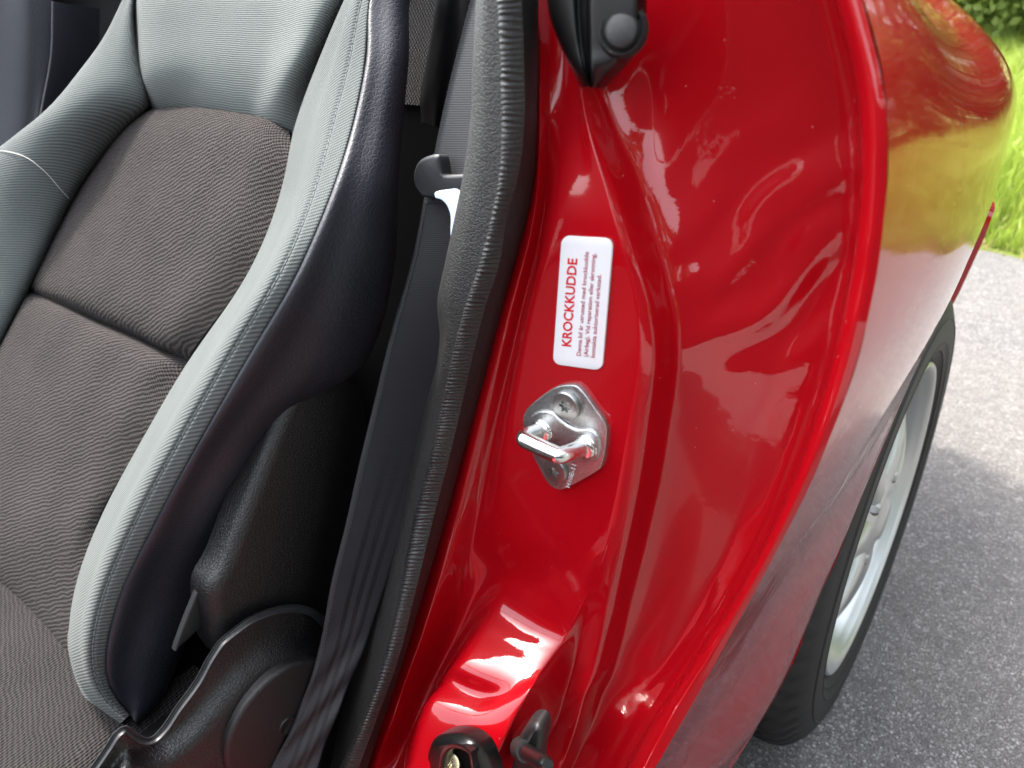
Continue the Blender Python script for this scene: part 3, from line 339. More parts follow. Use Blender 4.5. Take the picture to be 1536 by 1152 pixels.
mat_leaf('grass_blade', (.14, .21, .025), (.34, .40, .08), .45); mat_leaf('dry_blade', (.30, .24, .10), (.42, .34, .16), .3)
simple('black_plastic', (.0022, .0022, .0024), .33); simple('black_rubber', (.007, .007, .0074), .5); simple('tyre_rubber', (.0075, .0075, .0078), .58, Specular_IOR_Level=.35)
simple('void_black', (.0025, .0025, .0025), .9, Specular_IOR_Level=.1); simple('sticker_white', (.60, .61, .62), .22); simple('sticker_red', (.50, .006, .015), .35); simple('sticker_maroon', (.30, .02, .05), .35)
simple('steel', (.72, .72, .70), .22, 1.0); simple('dull_steel', (.33, .335, .325), .36, 1.0); simple('chrome', (.19, .22, .25), .12, 1.0)
simple('brass_zinc', (.70, .62, .38), .25, 1.0); simple('rim_silver', (.48, .495, .49), .32, .8); simple('torx_dark', (.09, .085, .08), .35, 1.0)
simple('stitch_grey', (.10, .115, .118), .8); simple('stitch_black', (.02, .022, .025), .7); simple('bark', (.07, .055, .04), .9)
simple('glass_dark', (.02, .025, .025), .05); simple('dash_black', (.012, .012, .013), .6); simple('grey_primer', (.09, .02, .02), .5)
simple('thread_white', (.42, .42, .40), .8); simple('piping_grey', (.06, .06, .066), .5); simple('rim_plastic', (.016, .0165, .018), .38); simple('pillar_plastic', (.004, .004, .0044), .34, Specular_IOR_Level=.4); simple('card_cloth', (.33, .33, .33), .8); simple('grip_plastic', (.016, .017, .019), .42)

# ------------------------------------------------------------------ helpers: geometry
def pchip(t, P, q):
    t = np.asarray(t, float); P = np.asarray(P, float); n = len(t)
    h = np.diff(t); d = np.diff(P, axis=0) / h.reshape(-1, *([1] * (P.ndim - 1)))
    m = np.zeros_like(P)
    if n == 2: m[:] = d[0]
    else:
        hs = h.reshape(-1, *([1] * (P.ndim - 1)))
        w1 = 2 * hs[1:] + hs[:-1]; w2 = hs[1:] + 2 * hs[:-1]
        ok = d[:-1] * d[1:] > 0
        with np.errstate(divide='ignore', invalid='ignore'):
            hm = (w1 + w2) / (w1 / d[:-1] + w2 / d[1:])
        m[1:-1] = np.where(ok, hm, 0); m[0] = d[0]; m[-1] = d[-1]
    q = np.asarray(q, float); i = np.clip(np.searchsorted(t, q, 'right') - 1, 0, n - 2)
    s = ((q - t[i]) / h[i]).reshape(-1, *([1] * (P.ndim - 1))); hh = h[i].reshape(s.shape)
    return ((1 + 2 * s) * (1 - s) ** 2) * P[i] + s * (1 - s) ** 2 * hh * m[i] + s * s * (3 - 2 * s) * P[i + 1] + s * s * (s - 1) * hh * m[i + 1]
def catmull(t, P, q):
    t = np.asarray(t, float); P = np.asarray(P, float); n = len(t)
    h = np.diff(t).reshape(-1, *([1] * (P.ndim - 1))); d = np.diff(P, axis=0) / h
    m = np.zeros_like(P); m[0] = d[0]; m[-1] = d[-1]
    if n > 2: m[1:-1] = (d[:-1] * h[1:] + d[1:] * h[:-1]) / (h[1:] + h[:-1])
    q = np.asarray(q, float); i = np.clip(np.searchsorted(t, q, 'right') - 1, 0, n - 2)
    s = ((q - t[i]) / np.diff(t)[i]).reshape(-1, *([1] * (P.ndim - 1))); hh = h[i]
    return ((1 + 2 * s) * (1 - s) ** 2) * P[i] + s * (1 - s) ** 2 * hh * m[i] + s * s * (3 - 2 * s) * P[i + 1] + s * s * (s - 1) * hh * m[i + 1]
def loft_grid(curves, nu, nv, mode_u=pchip, mode_v=catmull):
    """curves: C x K x 3 -> grid nv x nu x 3 (u across the curves, v along them)"""
    A = np.array(curves); Cn, K, _ = A.shape
    seg = np.linalg.norm(np.diff(A, axis=1), axis=2).mean(0); tv = np.concatenate([[0], np.cumsum(seg)])
    qv = np.linspace(0, tv[-1], nv) if isinstance(nv, int) else np.interp(nv, [0, 1], [0, tv[-1]])
    B = mode_v(tv, A.transpose(1, 0, 2), qv)
    su = np.linalg.norm(np.diff(B, axis=1), axis=2).mean(0); tu = np.concatenate([[0], np.cumsum(np.maximum(su, 1e-5))])
    # spread samples so every span gets some
    per = np.maximum(2, np.round(nu * np.sqrt(su / su.sum()) / np.sqrt(su / su.sum()).sum())).astype(int)
    qu = np.concatenate([np.linspace(tu[i], tu[i + 1], per[i], endpoint=False) for i in range(len(per))] + [[tu[-1]]])
    G = mode_u(tu, B.transpose(1, 0, 2), qu).transpose(1, 0, 2)
    return G
def smooth_grid(G, it, k=.5):
    for _ in range(it):
        L = G.copy()
        L[1:-1, 1:-1] = (G[:-2, 1:-1] + G[2:, 1:-1] + G[1:-1, :-2] + G[1:-1, 2:]) / 4
        G = G + k * (L - G)
    return G
def grid_normals(G):
    du = np.gradient(G, axis=1); dv = np.gradient(G, axis=0)
    n = np.cross(dv, du); return n / np.maximum(np.linalg.norm(n, axis=2, keepdims=True), 1e-12)
def link(name, me, mat, parent=None):
    o = bpy.data.objects.new(name, me); C.objects.link(o)
    if mat is not None and not me.materials: me.materials.append(MATS[mat])
    if parent is not None: o.parent = parent
    return o
def mesh_from(verts, faces, uv=None, sharp=None):
    me = bpy.data.meshes.new('m'); me.from_pydata([tuple(map(float, v)) for v in verts], [], faces); me.update()
    me.shade_smooth()
    if sharp: me.set_sharp_from_angle(angle=math.radians(sharp))
    if uv is not None:
        l = me.uv_layers.new(name='UVMap'); idx = np.zeros(len(me.loops), int); me.loops.foreach_get('vertex_index', idx)
        l.data.foreach_set('uv', np.asarray(uv, float)[idx].ravel())
    return me
def grid_mesh(G, uv=None, flip=False, close_u=False):
    nv, nu, _ = G.shape; f = []
    for j in range(nv - 1):
        for i in range(nu if close_u else nu - 1):
            a, b = j * nu + i, j * nu + (i + 1) % nu; q = (a, b, b + nu, a + nu)
            f.append(q[::-1] if flip else q)
    if uv is None:
        su = np.concatenate([[0], np.cumsum(np.linalg.norm(np.diff(G, axis=1), axis=2).mean(0))]); sv = np.concatenate([[0], np.cumsum(np.linalg.norm(np.diff(G, axis=0), axis=2).mean(1))])
        uv = np.stack(np.meshgrid(su, sv), -1)
    return mesh_from(G.reshape(-1, 3), f, np.asarray(uv).reshape(-1, 2))
def thick_grid(G, t):
    """a closed sheet of thickness t behind the grid (along -normal given by caller's vector field)"""
    nv, nu, _ = G.shape; B = G - t; V = np.concatenate([G.reshape(-1, 3), B.reshape(-1, 3)]); n = nv * nu; f = []
    for j in range(nv - 1):
        for i in range(nu - 1):
            a = j * nu + i; f.append((a, a + 1, a + nu + 1, a + nu)); f.append((n + a, n + a + nu, n + a + nu + 1, n + a + 1))
    for j in range(nv - 1):
        for a, fl in ((j * nu, 0), (j * nu + nu - 1, 1)):
            q = (a, a + nu, n + a + nu, n + a); f.append(q[::-1] if fl else q)
    for i in range(nu - 1):
        for a, fl in ((i, 1), ((nv - 1) * nu + i, 0)):
            q = (a, a + 1, n + a + 1, n + a); f.append(q[::-1] if not fl else q)
    return V, f
def closed_spline(P, sub=5):
    P = np.asarray(P, float); n = len(P); out = []
    for i in range(n):
        p0, p1, p2, p3 = P[i - 1], P[i], P[(i + 1) % n], P[(i + 2) % n]
        for k in range(sub):
            s = k / sub
            out.append(.5 * ((2 * p1) + (-p0 + p2) * s + (2 * p0 - 5 * p1 + 4 * p2 - p3) * s * s + (-p0 + 3 * p1 - 3 * p2 + p3) * s ** 3))
    return np.array(out)
def inset(P, n, d):
    P = np.asarray(P); e = np.roll(P, -1, 0) - np.roll(P, 1, 0); e /= np.maximum(np.linalg.norm(e, axis=1, keepdims=True), 1e-9)
    s = np.cross(n, e); area = np.sum(np.cross(P - P.mean(0), np.roll(P, -1, 0) - P.mean(0)) @ n)
    return P + s * d * (1 if area > 0 else -1)
def pad_mesh(P, n, depth, r, sub=5, seg=5, crown=0.0, back_grow=0.0):
    """slab with rounded front rim; P = outline in the front plane, n = outward direction"""
    n = np.asarray(n, float); P = closed_spline(P, sub) if sub > 1 else np.asarray(P, float)
    rings = [inset(P, n, -back_grow) - n * depth, P - n * r]
    for k in range(1, seg + 1):
        a = k / seg * math.pi / 2; rings.append(inset(P, n, r * (1 - math.cos(a))) - n * r * (1 - math.sin(a)))
    if crown:
        c = rings[-1].mean(0)
        for q in (.25, .5, .75): rings.append(rings[len(rings) - 1] * 0 + (P + (c - P) * q) + n * crown * (1 - (1 - q) ** 2))
    V = np.concatenate(rings); m = len(P); f = []
    for j in range(len(rings) - 1):
        for i in range(m):
            f.append((j * m + i, j * m + (i + 1) % m, (j + 1) * m + (i + 1) % m, (j + 1) * m + i))
    f.append(tuple(range((len(rings) - 1) * m, len(rings) * m)))
    me = mesh_from(V, f)
    bm = bmesh.new(); bm.from_mesh(me); bmesh.ops.triangulate(bm, faces=[x for x in bm.faces if len(x.verts) > 4]); bmesh.ops.recalc_face_normals(bm, faces=bm.faces); bm.to_mesh(me); bm.free()
    me.shade_smooth(); me.set_sharp_from_angle(angle=math.radians(48)); return me
def frame_mesh(Po, Pi, n, depth, r, sub=4, seg=4):
    """rounded frame between an outer and an inner outline having equal point counts"""
    n = np.asarray(n, float); Po = closed_spline(Po, sub); Pi = closed_spline(Pi, sub)
    def rs(P, m=48):
        Q = np.concatenate([P, P[:1]]); s = np.concatenate([[0], np.cumsum(np.linalg.norm(np.diff(Q, axis=0), axis=1))]); q = np.linspace(0, s[-1], m, endpoint=False)
        return np.stack([np.interp(q, s, Q[:, i]) for i in range(3)], 1)
    Po = rs(Po); Pi = rs(Pi)
    rings = [Po - n * depth, Po - n * r]
    for k in range(1, seg + 1):
        a = k / seg * math.pi / 2; rings.append(inset(Po, n, r * (1 - math.cos(a))) - n * r * (1 - math.sin(a)))
    for k in range(seg + 1):
        a = k / seg * math.pi / 2; rings.append(inset(Pi, n, -r * .6 * (1 - math.sin(a))) - n * r * .6 * (1 - math.cos(a)))
    rings.append(Pi - n * depth)
    V = np.concatenate(rings); m = len(Po); f = []
    for j in range(len(rings) - 1):
        for i in range(m): f.append((j * m + i, j * m + (i + 1) % m, (j + 1) * m + (i + 1) % m, (j + 1) * m + i))
    me = mesh_from(V, f)
    bm = bmesh.new(); bm.from_mesh(me); bmesh.ops.recalc_face_normals(bm, faces=bm.faces); bm.to_mesh(me); bm.free(); me.shade_smooth(); me.set_sharp_from_angle(angle=math.radians(50)); return me
def tube_mesh(pts, rad, seg=16, sub=6, caps=True, squash=None):
    P = np.asarray(pts, float); n = len(P); t = np.arange(n); q = np.linspace(0, n - 1, (n - 1) * sub + 1)
    R = np.interp(q, t, np.broadcast_to(rad, (n,))); P = catmull(t, P, q)
    T = np.gradient(P, axis=0); T /= np.linalg.norm(T, axis=1, keepdims=True)
    up = np.array([0, 0, 1.]) if abs(T[0] @ np.array([0, 0, 1.])) < .9 else np.array([1., 0, 0])
    rings = []; a = np.cross(T[0], up); a /= np.linalg.norm(a)
    for i in range(len(P)):
        a = a - T[i] * (a @ T[i]); a /= np.linalg.norm(a); b = np.cross(T[i], a)
        th = np.linspace(0, 2 * math.pi, seg, endpoint=False)
        rings.append(P[i] + R[i] * (np.cos(th)[:, None] * a + np.sin(th)[:, None] * b))
    V = np.concatenate(rings); f = []
    for j in range(len(P) - 1):
        for i in range(seg): f.append((j * seg + i, j * seg + (i + 1) % seg, (j + 1) * seg + (i + 1) % seg, (j + 1) * seg + i))
    if caps: f.append(tuple(range(seg))[::-1]); f.append(tuple(range((len(P) - 1) * seg, len(P) * seg)))
    return mesh_from(V, f, sharp=50)
def lathe_mesh(profile, centre, axis, seg=48, sharp=45, mod=None):
    """profile: (radius, height along axis)"""
    axis = np.asarray(axis, float); axis /= np.linalg.norm(axis)
    up = np.array([0, 0, 1.]) if abs(axis[2]) < .9 else np.array([1., 0, 0])
    a = np.cross(up, axis); a /= np.linalg.norm(a); b = np.cross(axis, a); V = []; f = []; m = len(profile)
    for i in range(seg):
        th = 2 * math.pi * i / seg
        for k, (r, h) in enumerate(profile):
            if mod: r = mod(r, k, i)
            V.append(np.asarray(centre) + axis * h + r * (math.cos(th) * a + math.sin(th) * b))
    for i in range(seg):
        for k in range(m - 1): f.append((i * m + k, ((i + 1) % seg) * m + k, ((i + 1) % seg) * m + k + 1, i * m + k + 1))
    me = mesh_from(V, f)
    bm = bmesh.new(); bm.from_mesh(me); bmesh.ops.remove_doubles(bm, verts=bm.verts, dist=1e-6); bmesh.ops.recalc_face_normals(bm, faces=bm.faces); bm.to_mesh(me); bm.free()
    me.shade_smooth(); me.set_sharp_from_angle(angle=math.radians(sharp)); return me
def box_mesh(lo, hi, bev=.01):
    bm = bmesh.new(); bmesh.ops.create_cube(bm, size=1)
    for v in bm.verts: v.co = Vector([lo[i] + (v.co[i] + .5) * (hi[i] - lo[i]) for i in range(3)])
    if bev: bmesh.ops.bevel(bm, geom=bm.edges[:], offset=bev, segments=3, affect='EDGES', profile=.5)
    me = bpy.data.meshes.new('m'); bm.to_mesh(me); bm.free(); me.shade_smooth(); me.set_sharp_from_angle(angle=math.radians(40)); return me
def empty(name, loc=(0, 0, 0), parent=None):
    o = bpy.data.objects.new(name, None); C.objects.link(o); o.location = loc
    if parent is not None: o.parent = parent
    return o
def tag(o, label=None, cat=None, group=None, kind=None):
    for k, v in (('label', label), ('category', cat), ('group', group), ('kind', kind)):
        if v: o[k] = v
    return o
def join_meshes(ms):
    bm = bmesh.new()
    for m in ms: bm.from_mesh(m)
    me = bpy.data.meshes.new('m'); bm.to_mesh(me); bm.free(); me.shade_smooth(); me.set_sharp_from_angle(angle=math.radians(45)); return me
ARR = lambda *names: [CV[n] for n in names]

# ------------------------------------------------------------------ setting: road, verge
def sheet(name, pts, z, mat):
    me = mesh_from([(x, y, z) for x, y in pts], [tuple(range(len(pts)))]); o = link(name, me, mat); o['kind'] = 'structure'; return o
sheet('ground', [(-400, -400), (400, -400), (400, 400), (-400, 400)], -.03, 'grass_ground')
edge = [(-30 + i * .12, 2.42 - .09 * (i * .12 - 30) * .5 + .04 * math.sin(i * 1.7) + .03 * math.sin(i * .61) + .02 * random.Random(i).random()) for i in range(500)]
me = mesh_from([(x, y, 0) for x, y in edge] + [(30, -60, 0), (-30, -60, 0)], [tuple(range(len(edge)))[::-1] + (len(edge) + 1, len(edge))])
bm = bmesh.new(); bm.from_mesh(me); bmesh.ops.triangulate(bm, faces=bm.faces); bmesh.ops.recalc_face_normals(bm, faces=bm.faces); bm.to_mesh(me); bm.free()
o = link('road', me, 'asphalt'); o['kind'] = 'structure'
def edge_y(x): return np.interp(x, [e[0] for e in edge], [e[1] for e in edge])
gv = []; 
nx, ny = 120, 40
gx = np.linspace(-9, 13, nx); G = np.zeros((ny, nx, 3))
for j in range(ny):
    t = j / (ny - 1); yy = edge_y(gx) - .05 + 9 * t ** 1.4
    G[j, :, 0] = gx; G[j, :, 1] = yy; G[j, :, 2] = -.012 + .05 * min(1, t * 6) + .03 * np.sin(gx * 1.9 + yy) * min(1, t * 4) + .25 * t * t
VERGE = G
o = link('grass_verge', grid_mesh(G), 'grass_ground'); o['kind'] = 'structure'
def verge_z(x, y):
    j = np.clip(((np.maximum(y - (edge_y(x) - .05), 0) / 9) ** (1 / 1.4)), 0, 1)
    return -.012 + .05 * np.minimum(1, j * 6) + .03 * np.sin(x * 1.9 + y) * np.minimum(1, j * 4) + .25 * j * j
def blades(name, n, xr, d0, d1, hmin, hmax, mat, label, wid=.006, seed=1):
    r = np.random.RandomState(seed)
    x = r.uniform(xr[0], xr[1], n); d = d0 + (d1 - d0) * r.rand(n) ** 1.3; y = edge_y(x) + d; z = verge_z(x, y)
    clump = .55 + .45 * np.sin(x * 5.1 + 2 * np.sin(y * 3.3)) * np.sin(y * 4.3 + 1.3 * np.sin(x * 2.7))
    h = (hmin + (hmax - hmin) * r.rand(n)) * (.55 + .6 * clump) * np.clip(.35 + d * 1.6, .35, 1.0)
    a = r.uniform(0, 2 * np.pi, n); lean = r.uniform(.1, .7, n) * h; la = r.uniform(0, 2 * np.pi, n); wv = wid * r.uniform(.7, 1.5, n)
    ca, sa = np.cos(a) * wv, np.sin(a) * wv; lx, ly = np.cos(la) * lean, np.sin(la) * lean
    V = np.zeros((n, 5, 3))
    V[:, 0] = np.stack([x - ca, y - sa, z - .01], 1); V[:, 1] = np.stack([x + ca, y + sa, z - .01], 1)
    V[:, 2] = np.stack([x + ca * .7 + lx * .35, y + sa * .7 + ly * .35, z + h * .62], 1); V[:, 3] = np.stack([x - ca * .7 + lx * .35, y - sa * .7 + ly * .35, z + h * .62], 1)
    V[:, 4] = np.stack([x + lx, y + ly, z + h * .97], 1)
    b = np.arange(n)[:, None] * 5
    quads = (b + np.array([0, 1, 2, 3])); tris = (b + np.array([3, 2, 4]))
    me = bpy.data.meshes.new('m'); me.from_pydata(V.reshape(-1, 3).tolist(), [], quads.tolist() + tris.tolist()); me.update()
    o = link(name, me, mat); tag(o, label, None, None, 'stuff'); return o
blades('grass', 150000, (-4, 8), .03, 6.6, .10, .34, 'grass_blade', 'tall sunlit green grass on the verge behind the car', .0035, 3)
blades('dry_grass', 5000, (-4, 8), -.02, .35, .04, .14, 'dry_blade', 'short dry grass along the edge of the asphalt', .004, 5)

# ------------------------------------------------------------------ shrubs beyond the verge
def shrub(name, x, y, h, w_, n, mat, label, seed, leaf=0, cat='shrub', grp='shrubs behind the grass verge', zg=None):
    r = np.random.RandomState(seed); z0 = (float(verge_z(np.array([x]), np.array([y]))[0]) if zg is None else zg) - .02
    root = empty(name, (x, y, z0)); tag(root, label, cat, grp)
    tr = []; tips = []
    for k in range(7):
        a = r.uniform(0, 6.28); q = r.uniform(.25, .75); top = np.array([math.cos(a) * w_ * q * .6, math.sin(a) * w_ * q * .6, h * r.uniform(.5, .92)])
        midp = top * np.array([.45, .45, .5]) + r.normal(0, .06, 3)
        tr.append(tube_mesh([(r.normal(0, .05), r.normal(0, .05), 0), midp, top], [.035, .022, .008], 7, 4))
        tips += [midp, top]
    link('trunk', join_meshes(tr), 'bark', root)
    nc = 95; cl = []
    while len(cl) < nc:
        p = r.uniform(-1, 1, 3); p[2] = r.uniform(-.95, 1)
        rad = np.linalg.norm(p)
        if .45 < rad < 1: cl.append(p * np.array([w_ * .55, w_ * .55, h * .48]) + np.array([0, 0, h * .52]) + r.normal(0, .07, 3))
    cl = np.array(cl); per = n // nc; L = np.repeat(cl, per, 0); m = len(L)
    size = np.repeat(r.uniform(.10, .24, nc), per)
    L = L + r.normal(0, 1, (m, 3)) * size[:, None] * np.array([1, 1, .75])
    L[:, 2] = np.maximum(L[:, 2], .05)
    ll = r.uniform(.05, .10, m) + leaf; d = r.normal(0, 1, (m, 3)); d[:, 2] -= .5; d /= np.linalg.norm(d, axis=1, keepdims=True)
    s = np.cross(d, r.normal(0, 1, (m, 3))); s /= np.linalg.norm(s, axis=1, keepdims=True)
    V = np.zeros((m, 4, 3)); V[:, 0] = L; V[:, 1] = L + d * ll[:, None] * .5 + s * ll[:, None] * .32; V[:, 2] = L + d * ll[:, None]; V[:, 3] = L + d * ll[:, None] * .5 - s * ll[:, None] * .32
    f = (np.arange(m)[:, None] * 4 + np.arange(4)).tolist()
    me = bpy.data.meshes.new('m'); me.from_pydata(V.reshape(-1, 3).tolist(), [], f); me.update()
    link('crown', me, mat, root)
SH = [(-2.0, 8.0, 3.4, 2.0, 'leaf_light'), (-.55, 7.6, 3.2, 2.0, 'leaf_light'), (1.0, 7.9, 3.5, 2.0, 'leaf_dark'), (2.5, 7.7, 3.0, 2.0, 'leaf_dark'), (4.1, 8.1, 3.6, 2.2, 'leaf_dark'), (5.9, 7.9, 3.2, 2.1, 'leaf_dark')]
LB = ['leafy shrub partly hidden behind the red rear wing', 'sunlit pale green shrub beyond the grass at the right edge of the photo',
      'dark green shrub beyond the grass mirrored in the glossy rear wing', 'dark green shrub further along the grass verge, third from the right', 'tall dark shrub far along the grass verge', 'dark green shrub at the far right end of the grass verge']
for i, (x, y, h, w_, mt) in enumerate(SH): shrub('shrub', x, y, h, w_, 26000 if i in (1, 2) else 15000, mt, LB[i], 20 + i)

TR = [(-.6, 12.0, 8.0, 5.5), (3.6, 12.6, 7.4, 5.2), (8.0, 12.2, 7.8, 5.4)]
TL = ['tall dark tree standing behind the pale shrub at the right edge', 'tall dark tree mirrored in the top of the rear wing', 'tall dark tree at the far end of the verge']
for i, (x, y, h, w_) in enumerate(TR): shrub('tree', x, y, h, w_, 12000, 'leaf_dark', TL[i], 60 + i, .13, 'tree', 'trees behind the shrubs')
AC = [(7.2, 5.2, 7.5, 5.0), (8.0, 1.0, 8.0, 5.2), (7.4, -3.4, 7.2, 5.0), (8.2, -7.6, 8.0, 5.4)]  # unseen trees, added to keep sky light off the wing and jamb
AL = ['tall tree beside the road, nearest the verge corner', 'tall tree beside the road, level with the rear wheel', 'tall tree beside the road, level with the open door', 'tall tree beside the road, level with the bonnet']
sheet('roadside_ground', [(5.6, -30), (30, -30), (30, 30), (5.6, 30)], .012, 'grass_ground')
for i, (x, y, h, w_) in enumerate(AC): shrub('tree', x, y, h, w_, 12000, 'leaf_dark', AL[i], 80 + i, .13, 'tree', 'trees along the side of the road', .02)
# ------------------------------------------------------------------ the car
car = empty('car', (-.8, 0, 0)); tag(car, 'glossy red open two-seat car with grey cloth seats and its side door open', 'car')
car.location = (-.8, 0, 0)
bpy.context.view_layer.update()
INV = Matrix.Translation((.8, 0, 0))
def part(name, me, mat, parent=None, label=None):
    """a mesh in world coordinates made a child of the car or of one of its parts"""
    o = link(name, me, mat); p = parent or car
    o.parent = p
    base = Matrix.Identity(4); q = p
    while q is not None: base = q.matrix_basis @ base if False else Matrix.Translation(q.location) @ base; q = q.parent
    off = base.translation.copy()
    me.transform(Matrix.Translation(-off))
    if label: o['label'] = label
    return o
def group_part(name, loc, label=None):
    o = empty(name, Vector(loc) - Vector((-.8, 0, 0)), car)
    if label: o['label'] = label
    return o

# --- door jamb: one lofted panel
cols = ['A', 'A2', 'B', 'C', 'D', 'E', 'F', 'G', 'H', 'H2', 'I', 'I2', 'J', 'K', 'L', 'M', 'N']
G = loft_grid([CV['jamb_' + c] for c in cols], 300, 420, pchip, catmull)
G = smooth_grid(G, 4, .6)
wt = np.clip((G[G.shape[0] // 2, :, 0] + .056) / .012, 0, 1)[None, :, None]        # the outer panel is smooth from top to bottom
for _ in range(160):
    S_ = G.copy(); S_[1:-1] = (G[:-2] + G[2:]) / 2; G = G + .5 * wt * (S_ - G)
def bumps(G):
    X, Z = G[..., 0], G[..., 2]; d = np.zeros_like(X)
    g = lambda cx, cz, sx, sz, a, rot=0: a * np.exp(-((((X - cx) * math.cos(rot) + (Z - cz) * math.sin(rot)) / sx) ** 2 + (((Z - cz) * math.cos(rot) - (X - cx) * math.sin(rot)) / sz) ** 2))
    d += g(-.055, .765, .020, .030, .0016, -.5) + g(-.025, .735, .012, .040, -.0018, -.7) + g(-.045, .715, .014, .026, .0015, -.5)
    d += g(-.082, .775, .007, .022, .003, 0)
    d += g(-.012, .70, .010, .030, .002, -.4)
    wv = (X + .03) * .75 - (Z - .725) * .65; q = (X + .03) * .65 + (Z - .725) * .75
    env = np.exp(-((X + .026) / .034) ** 2 - ((Z - .722) / .045) ** 2)
    d += .00085 * env * np.sin(2 * math.pi * wv / .026 + 1.1 * np.sin(q * 95) + .8) + .00012 * env * np.sin(2 * math.pi * wv / .0115 + 1.7 * np.sin(q * 60 + 1))
    return d
G[..., 1] += bumps(G)
part('door_jamb', grid_mesh(G), 'red_paint')
JAMB = G

# --- outer rear wing with wheel arch
N = CV['jamb_N']; order = np.argsort(N[:, 2]); nz = N[order, 2]; nxv = N[order, 0]; nyv = N[order, 1]
zk = np.concatenate([[.16, .22, .29], nz, [.85, .872, .884, .89]]); xk = np.concatenate([[nxv[0] - .05, nxv[0] - .040, nxv[0] - .022], nxv, [-.022, -.058, -.105, -.16]])
zk[:3] = np.minimum(zk[:3], nz[0] - np.array([.12, .07, .03]))
yk = np.concatenate([[nyv[0]] * 3, nyv, [nyv[-1]] * 4])
SZ = np.concatenate([[0], np.cumsum(np.hypot(np.diff(zk), np.diff(xk)))])
WY, WZ, AR = .48, .286, .305
def plan(y):
    y = np.asarray(y, float); a, b = .110, .351
    return np.where(y < .6, a * y - b * y * y, (a * .6 - b * .36) + (a - 1.2 * b) * (y - .6))
_plan = plan
def plan(y): return _plan(y) - .45 * np.clip(np.asarray(y, float) - .33, 0, .4) ** 2
def flare(y, z):
    r = np.hypot(y - WY, z - WZ); return .007*np.exp(-((r-.30)/.085)**2)
def low_flare(y, z):
    a = np.clip(y / .17, 0, 1); b = np.clip((.62 - z) / .34, 0, 1)
    return .025 * (a * a * (3 - 2 * a)) * (b ** 3 * (b * (6 * b - 15) + 10)) * (1 if y < WY else max(0, 1 - (y - WY) / .4))
ys = np.concatenate([[0, .004, .01, .02], np.linspace(.03, WY - AR - .01, 10), WY - AR * np.cos(np.linspace(0.001, math.pi - .001, 60)), np.linspace(WY + AR + .01, 1.16, 14)])
nt = 150; G = np.zeros((nt, len(ys), 3))
for i, y in enumerate(ys):
    zb = zk[0]
    if abs(y - WY) < AR: zb = WZ + math.sqrt(AR * AR - (y - WY) ** 2)
    sb = np.interp(max(zb, zk[0]), zk, SZ)
    s = np.maximum(SZ[-1] * np.linspace(0, 1, nt), sb)
    z = pchip(SZ, zk, s); x = pchip(SZ, xk, s) + plan(y); ye = pchip(SZ, yk, s) * max(0, 1 - y / .06)
    end = max(0, (y - .98) / .18); x = x - .10 * end ** 2
    x = x - .030 * np.clip((z - .745) / .05, 0, 3) ** 1.5 * (lambda q: q * q * (3 - 2 * q))(min(1, max(0, y / .26)))
    x = x + flare(y, z) * max(0, min(1, y / .05)) + low_flare(y, z)
    G[:, i, 0] = x; G[:, i, 1] = y + ye; G[:, i, 2] = z
def weld(me):
    bm = bmesh.new(); bm.from_mesh(me); bmesh.ops.remove_doubles(bm, verts=bm.verts, dist=2e-5); bmesh.ops.dissolve_degenerate(bm, edges=bm.edges, dist=1e-5); bm.to_mesh(me); bm.free(); me.shade_smooth(); return me
part('rear_wing', weld(grid_mesh(G, flip=True)), 'red_paint')
# folded arch lip
lip = []
for t in np.linspace(0.02, math.pi - .02, 70):
    y = WY - AR * math.cos(t); z = WZ + AR * math.sin(t); i = int(np.argmin(abs(ys - y))); x = np.interp(z, G[:, i, 2], G[:, i, 0])
    row = []
    for dx, dr in ((0, 0), (-.0025, -.003), (-.006, -.0045), (-.014, -.004), (-.05, .01), (-.12, .03)): row.append((x + dx, WY - (AR + dr) * math.cos(t), WZ + (AR + dr) * math.sin(t)))
    lip.append(row)
part('arch_lip', grid_mesh(np.array(lip)), 'red_paint')
lin = []
for t in np.linspace(-.3, math.pi + .3, 40): lin.append([(-.05, WY - .318 * math.cos(t), WZ + .318 * math.sin(t)), (-.30, WY - .318 * math.cos(t), WZ + .318 * math.sin(t)), (-.32, WY - .05 * math.cos(t), WZ + .05 * math.sin(t))])
part('arch_liner', grid_mesh(np.array(lin)), 'void_black')
# rear bumper corner standing a little proud behind the arch
bp = []
for z in (.34, .40, .47, .54, .575, .585):
    row = []
    for y in np.linspace(.74, 1.2, 16): row.append((np.interp(z, [.34, .43, .50, .56, .6], [-.056, -.034, -.022, -.014, -.014]) - .16 * (y - .74) - .14 * max(0, (y - 1.0) / .18) ** 2 - (.02 if z > .58 else 0), y, z))
    row.insert(0, (row[0][0] - .05, row[0][1] + .004, z)); bp.append(row)
part('rear_bumper', grid_mesh(np.array(bp), flip=True), 'red_paint')

